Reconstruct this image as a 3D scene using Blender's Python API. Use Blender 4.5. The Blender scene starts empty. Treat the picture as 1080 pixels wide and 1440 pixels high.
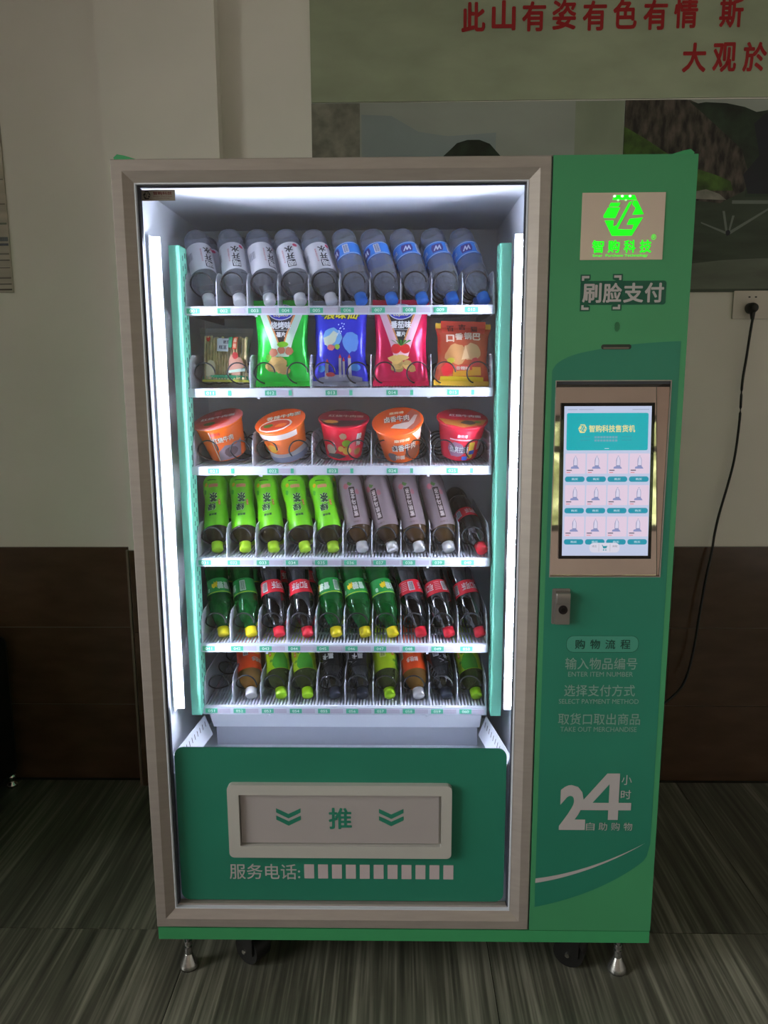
import bpy, bmesh, math, random
from mathutils import Vector, Matrix
random.seed(7)
SC = bpy.context.scene
COL = SC.collection
PI = math.pi

# ------------------------------------------------------------------ camera
def make_camera():
    pitch, yaw, roll = 0.17709403, -0.01771009, -0.00428279
    cy, sy, cp, sp = math.cos(yaw), math.sin(yaw), math.cos(pitch), math.sin(pitch)
    f = Vector((sy*cp, cy*cp, -sp)); r = Vector((cy, -sy, 0)); u = r.cross(f)
    c, s = math.cos(roll), math.sin(roll)
    r2 = c*r + s*u; u2 = -s*r + c*u
    cam = bpy.data.cameras.new('camera'); o = bpy.data.objects.new('camera', cam); COL.objects.link(o)
    m = Matrix((r2, u2, -f)).transposed().to_4x4(); m.translation = Vector((-0.0105, -1.7815, 1.5533))
    o.matrix_world = m
    cam.sensor_fit = 'VERTICAL'; cam.sensor_height = 36; cam.lens = 1100/1440*36
    cam.clip_start = 0.02
    SC.camera = o
make_camera()

# ------------------------------------------------------------------ light
SC.view_settings.view_transform = 'Standard'; SC.view_settings.look = 'None'
SC.view_settings.gamma = 1; SC.view_settings.use_curve_mapping = False
SC.view_settings.exposure = 0.0
SKY_STRENGTH = 13.5
LED_STRENGTH = 250.0
w = bpy.data.worlds.new('overcast_sky'); SC.world = w; w.use_nodes = True
bg = w.node_tree.nodes['Background']; bg.inputs[0].default_value = (1.0, 0.97, 0.955, 1); bg.inputs[1].default_value = SKY_STRENGTH
# room extents and the window openings (x0, x1, z0, z1) of the wall behind the photographer, (y0, y1, z0, z1) of the left wall
RX0, RX1, RY0, RY1, RZ = -3.0, 2.9, -4.2, 1.03, 3.2
REAR_WIN = [(1.05, 2.35, 1.08, 1.98)]
LEFT_WIN = [(-4.1, -2.65, 0.7, 2.9), (-2.45, -0.6, 0.7, 2.9)]
def portal(name, loc, rot, sx, sy):
    l = bpy.data.lights.new(name, 'AREA'); l.shape = 'RECTANGLE'; l.size = sx; l.size_y = sy
    l.cycles.is_portal = True
    o = bpy.data.objects.new(name, l); o.location = loc; o.rotation_euler = rot; COL.objects.link(o)
for x0, x1, z0, z1 in REAR_WIN: portal('window_rear_offscreen', ((x0+x1)/2, RY0-0.02, (z0+z1)/2), (PI/2, 0, PI), x1-x0, z1-z0)
for k, (y0, y1, z0, z1) in enumerate(LEFT_WIN): portal('window_left_%s_offscreen' % ('rear', 'front')[k], (RX0-0.02, (y0+y1)/2, (z0+z1)/2), (PI/2, 0, -PI/2), y1-y0, z1-z0)

# ------------------------------------------------------------------ materials
def lin(c):
    return tuple(((v/255)/12.92 if v/255 <= 0.04045 else ((v/255+0.055)/1.055)**2.4) for v in c) + (1,)
MC = {}
def mat(name, rgb, rough=0.5, metal=0.0, var=0.0, scale=20.0, stretch=(1, 1, 1), spec=0.5, bump=0.0, emit=0.0, coat=0.0):
    if name in MC: return MC[name]
    m = bpy.data.materials.new(name); m.use_nodes = True; MC[name] = m
    nt = m.node_tree; p = nt.nodes['Principled BSDF']; c = lin(rgb)
    p.inputs['Base Color'].default_value = c; p.inputs['Roughness'].default_value = rough
    p.inputs['Metallic'].default_value = metal; p.inputs['Specular IOR Level'].default_value = spec
    p.inputs['Coat Weight'].default_value = coat
    if emit:
        p.inputs['Emission Color'].default_value = c; p.inputs['Emission Strength'].default_value = emit
        p.inputs['Base Color'].default_value = (0.02, 0.02, 0.02, 1)
    if var or bump:
        tc = nt.nodes.new('ShaderNodeTexCoord'); mp = nt.nodes.new('ShaderNodeMapping'); n = nt.nodes.new('ShaderNodeTexNoise')
        mp.inputs['Scale'].default_value = stretch; n.inputs['Scale'].default_value = scale; n.inputs['Detail'].default_value = 5
        nt.links.new(tc.outputs['Object'], mp.inputs[0]); nt.links.new(mp.outputs[0], n.inputs['Vector'])
        if var:
            mx = nt.nodes.new('ShaderNodeMix'); mx.data_type = 'RGBA'
            mx.inputs['A'].default_value = tuple(v*(1-var) for v in c[:3])+(1,)
            mx.inputs['B'].default_value = tuple(min(1, v*(1+var)) for v in c[:3])+(1,)
            mr = nt.nodes.new('ShaderNodeMapRange'); mr.inputs['From Min'].default_value = 0.33; mr.inputs['From Max'].default_value = 0.67; nt.links.new(n.outputs['Fac'], mr.inputs['Value']); nt.links.new(mr.outputs[0], mx.inputs['Factor']); nt.links.new(mx.outputs['Result'], p.inputs['Base Color'])
        if bump:
            b = nt.nodes.new('ShaderNodeBump'); b.inputs['Strength'].default_value = bump; b.inputs['Distance'].default_value = 0.002
            nt.links.new(n.outputs['Fac'], b.inputs['Height']); nt.links.new(b.outputs[0], p.inputs['Normal'])
    return m
def thin(name, tint, gloss_rough=0.06, body=0.0, body_rgb=(255, 255, 255), ior=1.45, glow=0.0):
    """clear sheet: transparent, fresnel gloss and a little milky body"""
    if name in MC: return MC[name]
    m = bpy.data.materials.new(name); m.use_nodes = True; MC[name] = m; nt = m.node_tree
    nt.nodes.remove(nt.nodes['Principled BSDF']); out = nt.nodes['Material Output']
    t = nt.nodes.new('ShaderNodeBsdfTransparent'); t.inputs[0].default_value = lin(tint)
    g = nt.nodes.new('ShaderNodeBsdfGlossy'); g.inputs['Roughness'].default_value = gloss_rough
    f = nt.nodes.new('ShaderNodeFresnel'); f.inputs[0].default_value = ior
    mx = nt.nodes.new('ShaderNodeMixShader'); last = t
    if body:
        d = nt.nodes.new('ShaderNodeBsdfDiffuse'); d.inputs[0].default_value = lin(body_rgb)
        tr = nt.nodes.new('ShaderNodeBsdfTranslucent'); tr.inputs[0].default_value = lin(body_rgb)
        m1 = nt.nodes.new('ShaderNodeMixShader'); m1.inputs[0].default_value = 0.5
        nt.links.new(d.outputs[0], m1.inputs[1]); nt.links.new(tr.outputs[0], m1.inputs[2])
        m2 = nt.nodes.new('ShaderNodeMixShader'); m2.inputs[0].default_value = body
        nt.links.new(t.outputs[0], m2.inputs[1]); nt.links.new(m1.outputs[0], m2.inputs[2]); last = m2
    nt.links.new(f.outputs[0], mx.inputs[0]); nt.links.new(last.outputs[0], mx.inputs[1]); nt.links.new(g.outputs[0], mx.inputs[2])
    nt.links.new(mx.outputs[0], out.inputs[0])
    return m
def pm(rgb, rough=0.38):
    return mat('print_%02x%02x%02x_%d' % (rgb[0], rgb[1], rgb[2], int(rough*100)), rgb, rough)
def em(rgb, s=1.0):
    return mat('lit_%02x%02x%02x_%d' % (rgb[0], rgb[1], rgb[2], int(s*100)), rgb, 0.3, emit=s)

# ------------------------------------------------------------------ mesh helpers
class MB:
    def __init__(s): s.v = []; s.f = []; s.s = []
    def add(s, vs, fs, smooth=False):
        o = len(s.v); s.v += [tuple(p) for p in vs]
        for f in fs: s.f.append([i+o for i in f]); s.s.append(smooth)
        return s
    def box(s, x0, x1, y0, y1, z0, z1):
        v = [(x, y, z) for z in (z0, z1) for y in (y0, y1) for x in (x0, x1)]
        return s.add(v, [(0, 2, 3, 1), (4, 5, 7, 6), (0, 1, 5, 4), (1, 3, 7, 5), (3, 2, 6, 7), (2, 0, 4, 6)])
    def prism(s, poly, y0, y1, smooth=False):
        """outline in x,z (anticlockwise seen from the front) pushed from y0 (front) to y1"""
        n = len(poly)
        s.add([(x, y0, z) for x, z in poly]+[(x, y1, z) for x, z in poly], [tuple(range(n)), tuple(range(2*n-1, n-1, -1))])
        o = len(s.v)-2*n
        for i in range(n):
            j = (i+1) % n; s.f.append([o+i, o+n+i, o+n+j, o+j]); s.s.append(smooth)
        return s
    def lathe(s, prof, n=24, cap0=True, cap1=True, fn=None):
        vs, fs = [], []
        for r, z in prof:
            for k in range(n):
                a = 2*PI*k/n; rr = fn(r, z, a) if fn else r
                vs.append((rr*math.sin(a), -rr*math.cos(a), z))
        for i in range(len(prof)-1):
            for k in range(n):
                j = (k+1) % n; fs.append((i*n+k, i*n+j, (i+1)*n+j, (i+1)*n+k))
        s.add(vs, fs, True)
        o = len(s.v)-len(vs)
        if cap0: s.f.append([o+k for k in range(n-1, -1, -1)]); s.s.append(False)
        if cap1: s.f.append([o+(len(prof)-1)*n+k for k in range(n)]); s.s.append(False)
        return s
    def tube(s, pts, r, n=6, caps=True):
        vs, fs = [], []; pts = [Vector(p) for p in pts]; up = Vector((0, 0, 1)); m = len(pts)
        for i, p in enumerate(pts):
            t = (pts[min(i+1, m-1)]-pts[max(i-1, 0)]).normalized()
            a = t.cross(up)
            if a.length < 1e-3: a = t.cross(Vector((1, 0, 0)))
            a.normalize(); b = a.cross(t)
            for k in range(n):
                q = 2*PI*k/n; vs.append(p+a*(r*math.cos(q))+b*(r*math.sin(q)))
        for i in range(m-1):
            for k in range(n):
                j = (k+1) % n; fs.append((i*n+k, i*n+j, (i+1)*n+j, (i+1)*n+k))
        if caps: fs += [tuple(range(n-1, -1, -1)), tuple(range((m-1)*n, m*n))]
        return s.add(vs, fs, True)
    def cyl(s, p0, p1, r0, r1=None, n=16):
        r1 = r0 if r1 is None else r1; p0 = Vector(p0); p1 = Vector(p1); t = (p1-p0).normalized()
        a = t.cross(Vector((0, 0, 1)))
        if a.length < 1e-3: a = Vector((1, 0, 0))
        a.normalize(); b = t.cross(a); vs = []
        for p, r in ((p0, r0), (p1, r1)):
            for k in range(n):
                q = 2*PI*k/n; vs.append(p+a*(r*math.cos(q))+b*(r*math.sin(q)))
        s.add(vs, [(k, (k+1) % n, n+(k+1) % n, n+k) for k in range(n)], True)
        return s.add(vs, [tuple(range(n-1, -1, -1)), tuple(range(n, 2*n))])
    def mesh(s, name):
        me = bpy.data.meshes.new(name); me.from_pydata(s.v, [], s.f)
        me.polygons.foreach_set('use_smooth', s.s); me.update(); return me
    def build(s, name, m, parent=None):
        me = s.mesh(name); me.materials.append(m)
        return link(name, me, parent)
def link(name, me, parent=None):
    o = bpy.data.objects.new(name, me); COL.objects.link(o); o.parent = parent; return o
def empty(name, loc=(0, 0, 0)):
    o = bpy.data.objects.new(name, None); o.location = loc; o.empty_display_size = 0.05; COL.objects.link(o); return o
def tag(o, label=None, cat=None, group=None, kind=None):
    if label: o['label'] = label
    if cat: o['category'] = cat
    if group: o['group'] = group
    if kind: o['kind'] = kind
    return o
def copy_tree(o, parent=None):
    c = o.copy(); COL.objects.link(c); c.parent = parent
    for ch in list(o.children): copy_tree(ch, c)
    return c
def rrect(x0, x1, z0, z1, r, n=5):
    pts = []
    for cx, cz, a0 in ((x1-r, z0+r, -PI/2), (x1-r, z1-r, 0), (x0+r, z1-r, PI/2), (x0+r, z0+r, PI)):
        for i in range(n+1):
            a = a0+PI/2*i/n; pts.append((cx+r*math.cos(a), cz+r*math.sin(a)))
    return pts
def ellipse(cx, cz, rx, rz, n=28, rot=0):
    c, s = math.cos(rot), math.sin(rot)
    return [(cx+rx*math.cos(2*PI*k/n)*c-rz*math.sin(2*PI*k/n)*s, cz+rx*math.cos(2*PI*k/n)*s+rz*math.sin(2*PI*k/n)*c) for k in range(n)]
def blob(cx, cz, rx, rz, seed, n=18, j=0.25):
    rd = random.Random(seed)
    return [(cx+rx*math.cos(2*PI*k/n)*(1-j*rd.random()), cz+rz*math.sin(2*PI*k/n)*(1-j*rd.random())) for k in range(n)]
# flat shapes in (u, v): (verts, faces)
def shp(*polys):
    v, f = [], []
    for p in polys: f.append(list(range(len(v), len(v)+len(p)))); v += list(p)
    return v, f
TC = {}
def glyphs(s, bold=0.0, shear=0.0):
    key = (s, bold, shear)
    if key not in TC:
        cu = bpy.data.curves.new('lettering', 'FONT'); cu.body = s; cu.offset = bold; cu.resolution_u = 3; cu.shear = shear
        ob = bpy.data.objects.new('lettering', cu); COL.objects.link(ob)
        dg = bpy.context.evaluated_depsgraph_get(); dg.update()
        me = bpy.data.meshes.new_from_object(ob.evaluated_get(dg))
        TC[key] = ([(v.co.x, v.co.y) for v in me.vertices], [list(p.vertices) for p in me.polygons])
        bpy.data.objects.remove(ob); bpy.data.curves.remove(cu); bpy.data.meshes.remove(me)
    return TC[key]
def txt(s, x0, x1, z0, z1, bold=0.0, shear=0.0, grow=0.0):
    """lettering stretched into a box"""
    v, f = glyphs(s, grow, shear)
    if not v: return [], []
    if bold:                                    # heavier strokes: the same outline laid over itself, shifted
        vv, ff = [], []
        for k in range(6):
            dx, dz = bold*math.cos(k*PI/3), bold*math.sin(k*PI/3); o = len(vv)
            vv += [(x+dx, z+dz, k*3e-5) for x, z in v]; ff += [[i+o for i in q] for q in f]
        v, f = vv, ff
    a0 = min(p[0] for p in v); a1 = max(p[0] for p in v); b0 = min(p[1] for p in v); b1 = max(p[1] for p in v)
    return [(x0+(p[0]-a0)/(a1-a0)*(x1-x0), z0+(p[1]-b0)/(b1-b0)*(z1-z0))+tuple(p[2:]) for p in v], [list(q) for q in f]
def vtxt(s, cx, wd, z0, z1, bold=0.0, gap=0.1):
    """lettering running down a column"""
    h = (z1-z0)/len(s); parts = []
    for i, ch in enumerate(s):
        parts.append(txt(ch, cx-wd/2, cx+wd/2, z1-(i+1)*h+h*gap/2, z1-i*h-h*gap/2, bold))
    return join(*parts)
def join(*parts):
    v, f = [], []
    for a, b in parts:
        o = len(v); v += a; f += [[i+o for i in q] for q in b]
    return v, f
def refine(sh, maxlen):
    bm = bmesh.new(); vs = [bm.verts.new((p[0], p[2] if len(p) > 2 else 0.0, p[1])) for p in sh[0]]
    for q in sh[1]:
        try: bm.faces.new([vs[i] for i in q])
        except ValueError: pass
    bmesh.ops.triangulate(bm, faces=bm.faces[:])
    for _ in range(5):
        es = [e for e in bm.edges if e.calc_length() > maxlen]
        if not es: break
        bmesh.ops.subdivide_edges(bm, edges=es, cuts=1); bmesh.ops.triangulate(bm, faces=[f for f in bm.faces if len(f.verts) > 3])
    bm.verts.index_update()
    r = [(v.co.x, v.co.z, v.co.y) for v in bm.verts], [[v.index for v in f.verts] for f in bm.faces]
    bm.free(); return r
def decal(name, sh, fn, m, parent, maxlen=None, smooth=False):
    if not sh[0]: return None
    if maxlen: sh = refine(sh, maxlen)
    mb = MB(); mb.add([fn(*p) for p in sh[0]], sh[1], smooth)
    return mb.build(name, m, parent)
def flat(y): return lambda u, v, d=0.0: (u, y-d, v)

# ------------------------------------------------------------------ the room
def wall_mat(name, rgb):
    return mat(name, rgb, 0.75, var=0.03, scale=3, bump=0.08)
M_WALL = wall_mat('wall_paint', (230, 224, 218))
M_WAIN = mat('brown_glazed_tile', (76, 57, 44), 0.16, var=0.18, scale=6, stretch=(1, 1, 3))
M_GROUT = mat('pale_grout', (120, 112, 100), 0.8)
def floor_mat():
    m = mat('streaked_grey_tile', (92, 92, 84), 0.3); nt = m.node_tree; p = nt.nodes['Principled BSDF']
    tc = nt.nodes.new('ShaderNodeTexCoord'); oi = nt.nodes.new('ShaderNodeObjectInfo')
    va = nt.nodes.new('ShaderNodeVectorMath'); va.operation = 'ADD'
    sc = nt.nodes.new('ShaderNodeVectorMath'); sc.operation = 'SCALE'; sc.inputs['Scale'].default_value = 37.0
    nt.links.new(oi.outputs['Random'], sc.inputs[0]); nt.links.new(tc.outputs['Object'], va.inputs[0]); nt.links.new(sc.outputs[0], va.inputs[1])
    res = []
    for s, st, rot, det in ((1.0, (9, 0.55, 1), 0.05, 4), (1.0, (46, 1.3, 1), 0.07, 6), (1.0, (130, 2.5, 1), 0.02, 3)):
        mp = nt.nodes.new('ShaderNodeMapping'); mp.inputs['Scale'].default_value = st; mp.inputs['Rotation'].default_value = (0, 0, rot)
        n = nt.nodes.new('ShaderNodeTexNoise'); n.inputs['Scale'].default_value = s; n.inputs['Detail'].default_value = det
        nt.links.new(va.outputs[0], mp.inputs[0]); nt.links.new(mp.outputs[0], n.inputs['Vector']); res.append(n)
    a = nt.nodes.new('ShaderNodeMath'); a.operation = 'MULTIPLY_ADD'; a.inputs[1].default_value = 0.70
    b = nt.nodes.new('ShaderNodeMath'); b.operation = 'MULTIPLY_ADD'; b.inputs[1].default_value = 0.45; b.inputs[2].default_value = -0.26
    nt.links.new(res[0].outputs['Fac'], b.inputs[0]); nt.links.new(res[1].outputs['Fac'], a.inputs[0]); nt.links.new(b.outputs[0], a.inputs[2])
    c = nt.nodes.new('ShaderNodeMath'); c.operation = 'MULTIPLY_ADD'; c.inputs[1].default_value = 0.50
    nt.links.new(res[2].outputs['Fac'], c.inputs[0]); nt.links.new(a.outputs[0], c.inputs[2])
    cr = nt.nodes.new('ShaderNodeValToRGB'); e = cr.color_ramp.elements
    e[0].position = 0.38; e[0].color = lin((60, 61, 54)); e[1].position = 0.78; e[1].color = lin((140, 139, 126))
    k = cr.color_ramp.elements.new(0.56); k.color = lin((88, 88, 78))
    nt.links.new(c.outputs[0], cr.inputs[0]); nt.links.new(cr.outputs[0], p.inputs['Base Color'])
    return m
fl = tag(MB().box(RX0-0.15, RX1+0.15, RY0-0.15, RY1+0.15, -0.12, -0.002).build('floor', mat('dark_grout', (38, 37, 33), 0.9)), kind='structure')
M_TILE = floor_mat()
TS = 0.82; tile_cache = {}
TX = [-0.585+TS*k for k in range(-4, 7)]; TY = [0.184+TS*k for k in range(-7, 3)]
for i in range(len(TX)-1):
    for j in range(len(TY)-1):
        x0, x1, y0, y1 = max(TX[i], RX0), min(TX[i+1], RX1), max(TY[j], RY0), min(TY[j+1], RY1)
        if x1-x0 < 0.05 or y1-y0 < 0.05: continue
        key = (round(x1-x0, 3), round(y1-y0, 3))
        if key not in tile_cache:
            hx, hy = (x1-x0)/2-0.0012, (y1-y0)/2-0.0012
            tile_cache[key] = MB().box(-hx, hx, -hy, hy, -0.004, 0.0).mesh('floor_tile'); tile_cache[key].materials.append(M_TILE)
        o = link('tile', tile_cache[key], fl); o.location = ((x0+x1)/2, (y0+y1)/2, 0)
# back wall with its tiled wainscot
wb = tag(MB().box(RX0-0.15, RX1+0.15, RY1, RY1+0.15, -0.1, RZ).build('wall_back', M_WALL), kind='structure')
WH = 0.922; ROWS = [0.0, 0.306, 0.613, WH]
def wain_row(parent, xs, y, origin=(0, 0, 0)):
    for a, b in zip(xs[:-1], xs[1:]):
        for z0, z1 in zip(ROWS[:-1], ROWS[1:]):
            MB().box(a+0.0012, b-0.0012, y-0.012, y, z0+0.0012, z1-0.0012).build('tile', M_WAIN, parent)
PX0, PX1, PY = -0.987, -0.600, 0.972
xs = [-3.0]+[PX0-0.8*k for k in (2, 1, 0)]
MB().box(RX0, PX0, RY1-0.009, RY1, 0, WH-0.002).build('grout', M_GROUT, wb)
wain_row(wb, xs, RY1)
MB().box(PX1, RX1, RY1-0.009, RY1, 0, WH-0.002).build('grout', M_GROUT, wb)
wain_row(wb, [PX1+0.8*k for k in range(5)]+[RX1], RY1)
pil = tag(MB().box(PX0, PX1, PY, RY1, 0, RZ).build('wall_pilaster', M_WALL), kind='structure')
MB().box(PX0-0.004, PX1+0.004, PY-0.003, RY1, 0, WH-0.002).build('grout', M_GROUT, pil)
wain_row(pil, [PX0+0.004, PX1], PY-0.0005)
MB().box(PX0-0.006, PX0+0.002, PY-0.0135, PY+0.004, 0, WH).build('corner_trim', mat('tile_corner_trim', (112, 98, 84), 0.3), pil)
# wall behind the photographer and left wall, with window openings
def wall_with_holes(name, a0, a1, holes, place, m):
    mb = MB(); holes = sorted(holes); cur = a0
    for h0, h1, z0, z1 in holes:
        place(mb, cur, h0, 0, RZ); place(mb, h0, h1, 0, z0); place(mb, h0, h1, z1, RZ); cur = h1
    place(mb, cur, a1, 0, RZ)
    return tag(mb.build(name, m), kind='structure')
wall_with_holes('wall_front', RX0-0.15, RX1+0.15, REAR_WIN, lambda mb, a, b, z0, z1: mb.box(a, b, RY0-0.15, RY0, z0, z1), wall_mat('beige_wall_paint', (212, 194, 184)))
wall_with_holes('wall_left', RY0, RY1, LEFT_WIN, lambda mb, a, b, z0, z1: mb.box(RX0-0.15, RX0, a, b, z0, z1), M_WALL)
tag(MB().box(RX1, RX1+0.15, RY0, RY1, 0, RZ).build('wall_right', M_WALL), kind='structure')
tag(MB().box(RX0-0.15, RX1+0.15, RY0-0.15, RY1+0.15, RZ, RZ+0.12).build('ceiling', M_WALL), kind='structure')
M_WF = mat('window_frame_paint', (96, 92, 88), 0.4)
M_PANE = thin('window_glass', (250, 252, 250))
nwin = 0
for (a0, a1, z0, z1), side in [(h, 'r') for h in REAR_WIN]+[(h, 'l') for h in LEFT_WIN]:
    nwin += 1; mb = MB(); t = 0.05; mid = (a0+a1)/2
    bars = [(a0, a0+t, z0, z1), (a1-t, a1, z0, z1), (a0, a1, z0, z0+t), (a0, a1, z1-t, z1), (mid-t/2, mid+t/2, z0, z1), (a0, a1, z0+(z1-z0)*0.68, z0+(z1-z0)*0.68+t)]
    for b0, b1, c0, c1 in bars:
        if side == 'r': mb.box(b0, b1, RY0-0.10, RY0-0.04, c0, c1)
        else: mb.box(RX0-0.10, RX0-0.04, b0, b1, c0, c1)
    wn = tag(mb.build('window_%d' % nwin, M_WF), kind='structure')
    g = MB()
    if side == 'r': g.box(a0+t, a1-t, RY0-0.072, RY0-0.068, z0+t, z1-t)
    else: g.box(RX0-0.072, RX0-0.068, a0+t, a1-t, z0+t, z1-t)
    g.build('pane', M_PANE, wn)
# lawn outside
tag(MB().box(-25, 25, -40, RY0-0.16, -0.3, -0.12).build('ground', mat('lawn', (112, 122, 88), 0.9, var=0.3, scale=2)), kind='structure')
tag(MB().box(-40, RX0-0.16, RY0-0.16, 20, -0.3, -0.12).build('ground_side', mat('paved_yard', (112, 106, 98), 0.9, var=0.2, scale=2)), kind='structure')

rdh = random.Random(3); hv = []; NXh, NZh = 60, 24
for j in range(NZh+1):
    for i in range(NXh+1):
        hv.append((-2+8*i/NXh, -9.0+0.35*math.sin(i*0.9)*math.sin(j*0.7)+rdh.uniform(-0.25, 0.25), -0.12+4.6*j/NZh+rdh.uniform(-0.05, 0.05)*(j > 0)))
hd = MB().add(hv, [(j*(NXh+1)+i, j*(NXh+1)+i+1, (j+1)*(NXh+1)+i+1, (j+1)*(NXh+1)+i) for j in range(NZh) for i in range(NXh)])
n0 = len(hd.v); hd.v += [(x, -10.2, z) for x, y, z in hv]
hd.f += [[q+n0 for q in f][::-1] for f in hd.f[:NXh*NZh]]; hd.s += [False]*(NXh*NZh)
top = [NZh*(NXh+1)+i for i in range(NXh+1)]; hd.f += [[a, b, b+n0, a+n0] for a, b in zip(top[:-1], top[1:])]; hd.s += [False]*NXh
tag(hd.build('hedge', mat('hedge_leaves', (138, 146, 108), 0.8, var=0.5, scale=9)), 'tall leafy green hedge on the lawn outside the window', 'hedge')

# ------------------------------------------------------------------ pictures on the wall
def picture_mats():
    d = {}
    d['banner'] = mat('banner_print', (150, 157, 134), 0.5, var=0.12, scale=4.0, stretch=(1, 1, 2.2))
    d['mist'] = mat('misty_sky_print', (142, 146, 140), 0.45, var=0.12, scale=2.0, stretch=(1.0, 1, 2))
    d['haze'] = mat('hazy_hill_print', (128, 138, 140), 0.45, var=0.08, scale=5)
    d['rockgrey'] = mat('grey_rock_print', (118, 116, 106), 0.45, var=0.3, scale=24)
    d['olive'] = mat('olive_print', (128, 136, 118), 0.45, var=0.1, scale=6)
    d['cliff'] = mat('cliff_print', (60, 53, 47), 0.4, var=0.97, scale=34, stretch=(1.6, 1, 0.6))
    d['wood'] = mat('forest_print', (26, 40, 28), 0.4, var=0.6, scale=18)
    d['slope'] = mat('green_slope_print', (52, 78, 24), 0.4, var=0.7, scale=20)
    d['night'] = mat('deep_blue_print', (14, 20, 30), 0.4, var=0.3, scale=8)
    d['lake'] = mat('lake_print', (48, 60, 46), 0.35, var=0.35, scale=5, stretch=(0.8, 1, 5))
    d['shore'] = mat('lake_shallow_print', (92, 100, 88), 0.35, var=0.2, scale=5, stretch=(0.8, 1, 4))
    d['wake'] = mat('wake_print', (98, 106, 98), 0.4)
    return d
PIC = picture_mats()
yb = RY1-0.006
bn = tag(MB().prism([(-0.297, 2.439), (1.75, 2.444), (1.75, 2.93), (-0.297, 2.93)], yb, RY1-0.001).build('scenic_banner', PIC['banner']),
         'pale green wall banner with large red Chinese characters', 'banner')
M_RED = mat('red_lettering', (150, 14, 22), 0.5)
s1 = '此山有姿有色有情'
cw = 0.0985
for i, ch in enumerate(s1):
    x = 0.200+i*cw; z = 2.648+(0.004 if i % 2 else 0)
    decal('character', txt(ch, x, x+0.078, z, z+0.090, 0.03), flat(yb-0.0012), M_RED, bn)
decal('character', txt('斯', 1.036, 1.114, 2.652, 2.742, 0.03), flat(yb-0.0012), M_RED, bn)
for i, ch in enumerate('大观於'):
    decal('character', txt(ch, 0.925+i*0.0985, 1.003+i*0.0985, 2.519, 2.609, 0.03), flat(yb-0.0012), M_RED, bn)
mp_ = tag(MB().prism([(-0.299, 1.82), (0.744, 1.82), (0.746, 2.437), (-0.297, 2.437)], yb, RY1-0.001).build('landscape_poster', PIC['mist']),
          'grey misty landscape poster below the green banner, mostly hidden by the machine', 'poster')
def pdecal(root, name, poly, k, lay): decal(name, shp(poly), flat(yb-0.0004*lay), PIC[k], root)
pdecal(mp_, 'print_rock', [(-0.298, 1.83), (-0.14, 1.83), (-0.135, 2.435), (-0.297, 2.435)], 'rockgrey', 1)
pdecal(mp_, 'print_hill', [(-0.13, 1.83), (0.32, 1.83), (0.32, 2.34), (0.16, 2.33), (0.06, 2.345), (-0.03, 2.395), (-0.13, 2.40)], 'haze', 1)
pdecal(mp_, 'print_strip', [(0.585, 1.83), (0.743, 1.83), (0.744, 2.435), (0.582, 2.435)], 'olive', 1)
pdecal(mp_, 'print_dome', [(0.12, 2.20), (0.36, 2.20), (0.335, 2.268), (0.30, 2.305), (0.265, 2.318), (0.225, 2.318), (0.19, 2.308), (0.165, 2.285), (0.145, 2.268)], 'wood', 2)
lk = tag(MB().prism([(0.745, 1.82), (1.75, 1.82), (1.75, 2.437), (0.747, 2.437)], yb, RY1-0.001).build('lake_poster', PIC['lake']),
         'dark poster of a rocky cliff above a lake, over the wall socket', 'poster')
pdecal(lk, 'print_sky', [(0.95, 2.36), (1.74, 2.30), (1.74, 2.436), (0.95, 2.436)], 'mist', 1)
pdecal(lk, 'print_cliff', [(0.746, 2.16), (0.90, 2.13), (1.08, 2.11), (1.16, 2.15), (1.19, 2.24), (1.12, 2.36), (1.02, 2.41), (0.96, 2.435), (0.747, 2.436)], 'cliff', 2)
pdecal(lk, 'print_forest', [(0.955, 2.432), (0.985, 2.424), (1.01, 2.428), (1.08, 2.424), (1.14, 2.412), (1.18, 2.396), (1.22, 2.402), (1.40, 2.40), (1.74, 2.36), (1.74, 2.13), (1.16, 2.13), (1.17, 2.20), (1.14, 2.28), (1.08, 2.33), (1.02, 2.38)], 'wood', 3)
pdecal(lk, 'print_gorge', [(1.17, 2.14), (1.60, 2.13), (1.60, 2.36), (1.36, 2.395), (1.21, 2.392), (1.175, 2.36), (1.20, 2.26), (1.15, 2.20)], 'night', 4)
pdecal(lk, 'print_slope', [(0.746, 2.24), (0.82, 2.24), (0.90, 2.265), (0.82, 2.315), (0.746, 2.355)], 'slope', 3)
pdecal(lk, 'print_bank', [(0.95, 2.15), (1.12, 2.15), (1.11, 2.18), (1.06, 2.20), (0.98, 2.225), (0.93, 2.235)], 'slope', 3)
pdecal(lk, 'print_rocks', [(0.98, 2.125), (1.10, 2.12), (1.075, 2.14), (1.03, 2.155), (0.99, 2.148)], 'rockgrey', 4)
pdecal(lk, 'print_shore', [(0.746, 1.83), (1.74, 1.83), (1.74, 1.93), (1.22, 1.93), (1.10, 1.925), (1.0, 1.915), (0.90, 1.87), (0.746, 1.88)], 'shore', 1)
for poly in ([(1.115, 2.018), (1.122, 2.010), (1.262, 2.098), (1.258, 2.102)], [(1.112, 2.016), (1.106, 2.010), (1.02, 2.046), (1.02, 2.050)],
             [(1.12, 2.108), (1.40, 2.105), (1.40, 2.117), (1.12, 2.119)], [(1.112, 2.02), (1.104, 2.02), (1.09, 2.085), (1.098, 2.085)], [(1.120, 2.02), (1.114, 2.02), (1.124, 2.07), (1.132, 2.07)]):
    pdecal(lk, 'print_wake', poly, 'wake', 2)
pdecal(lk, 'print_boat', blob(1.113, 2.014, 0.009, 0.011, 3), 'night', 3)
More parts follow.
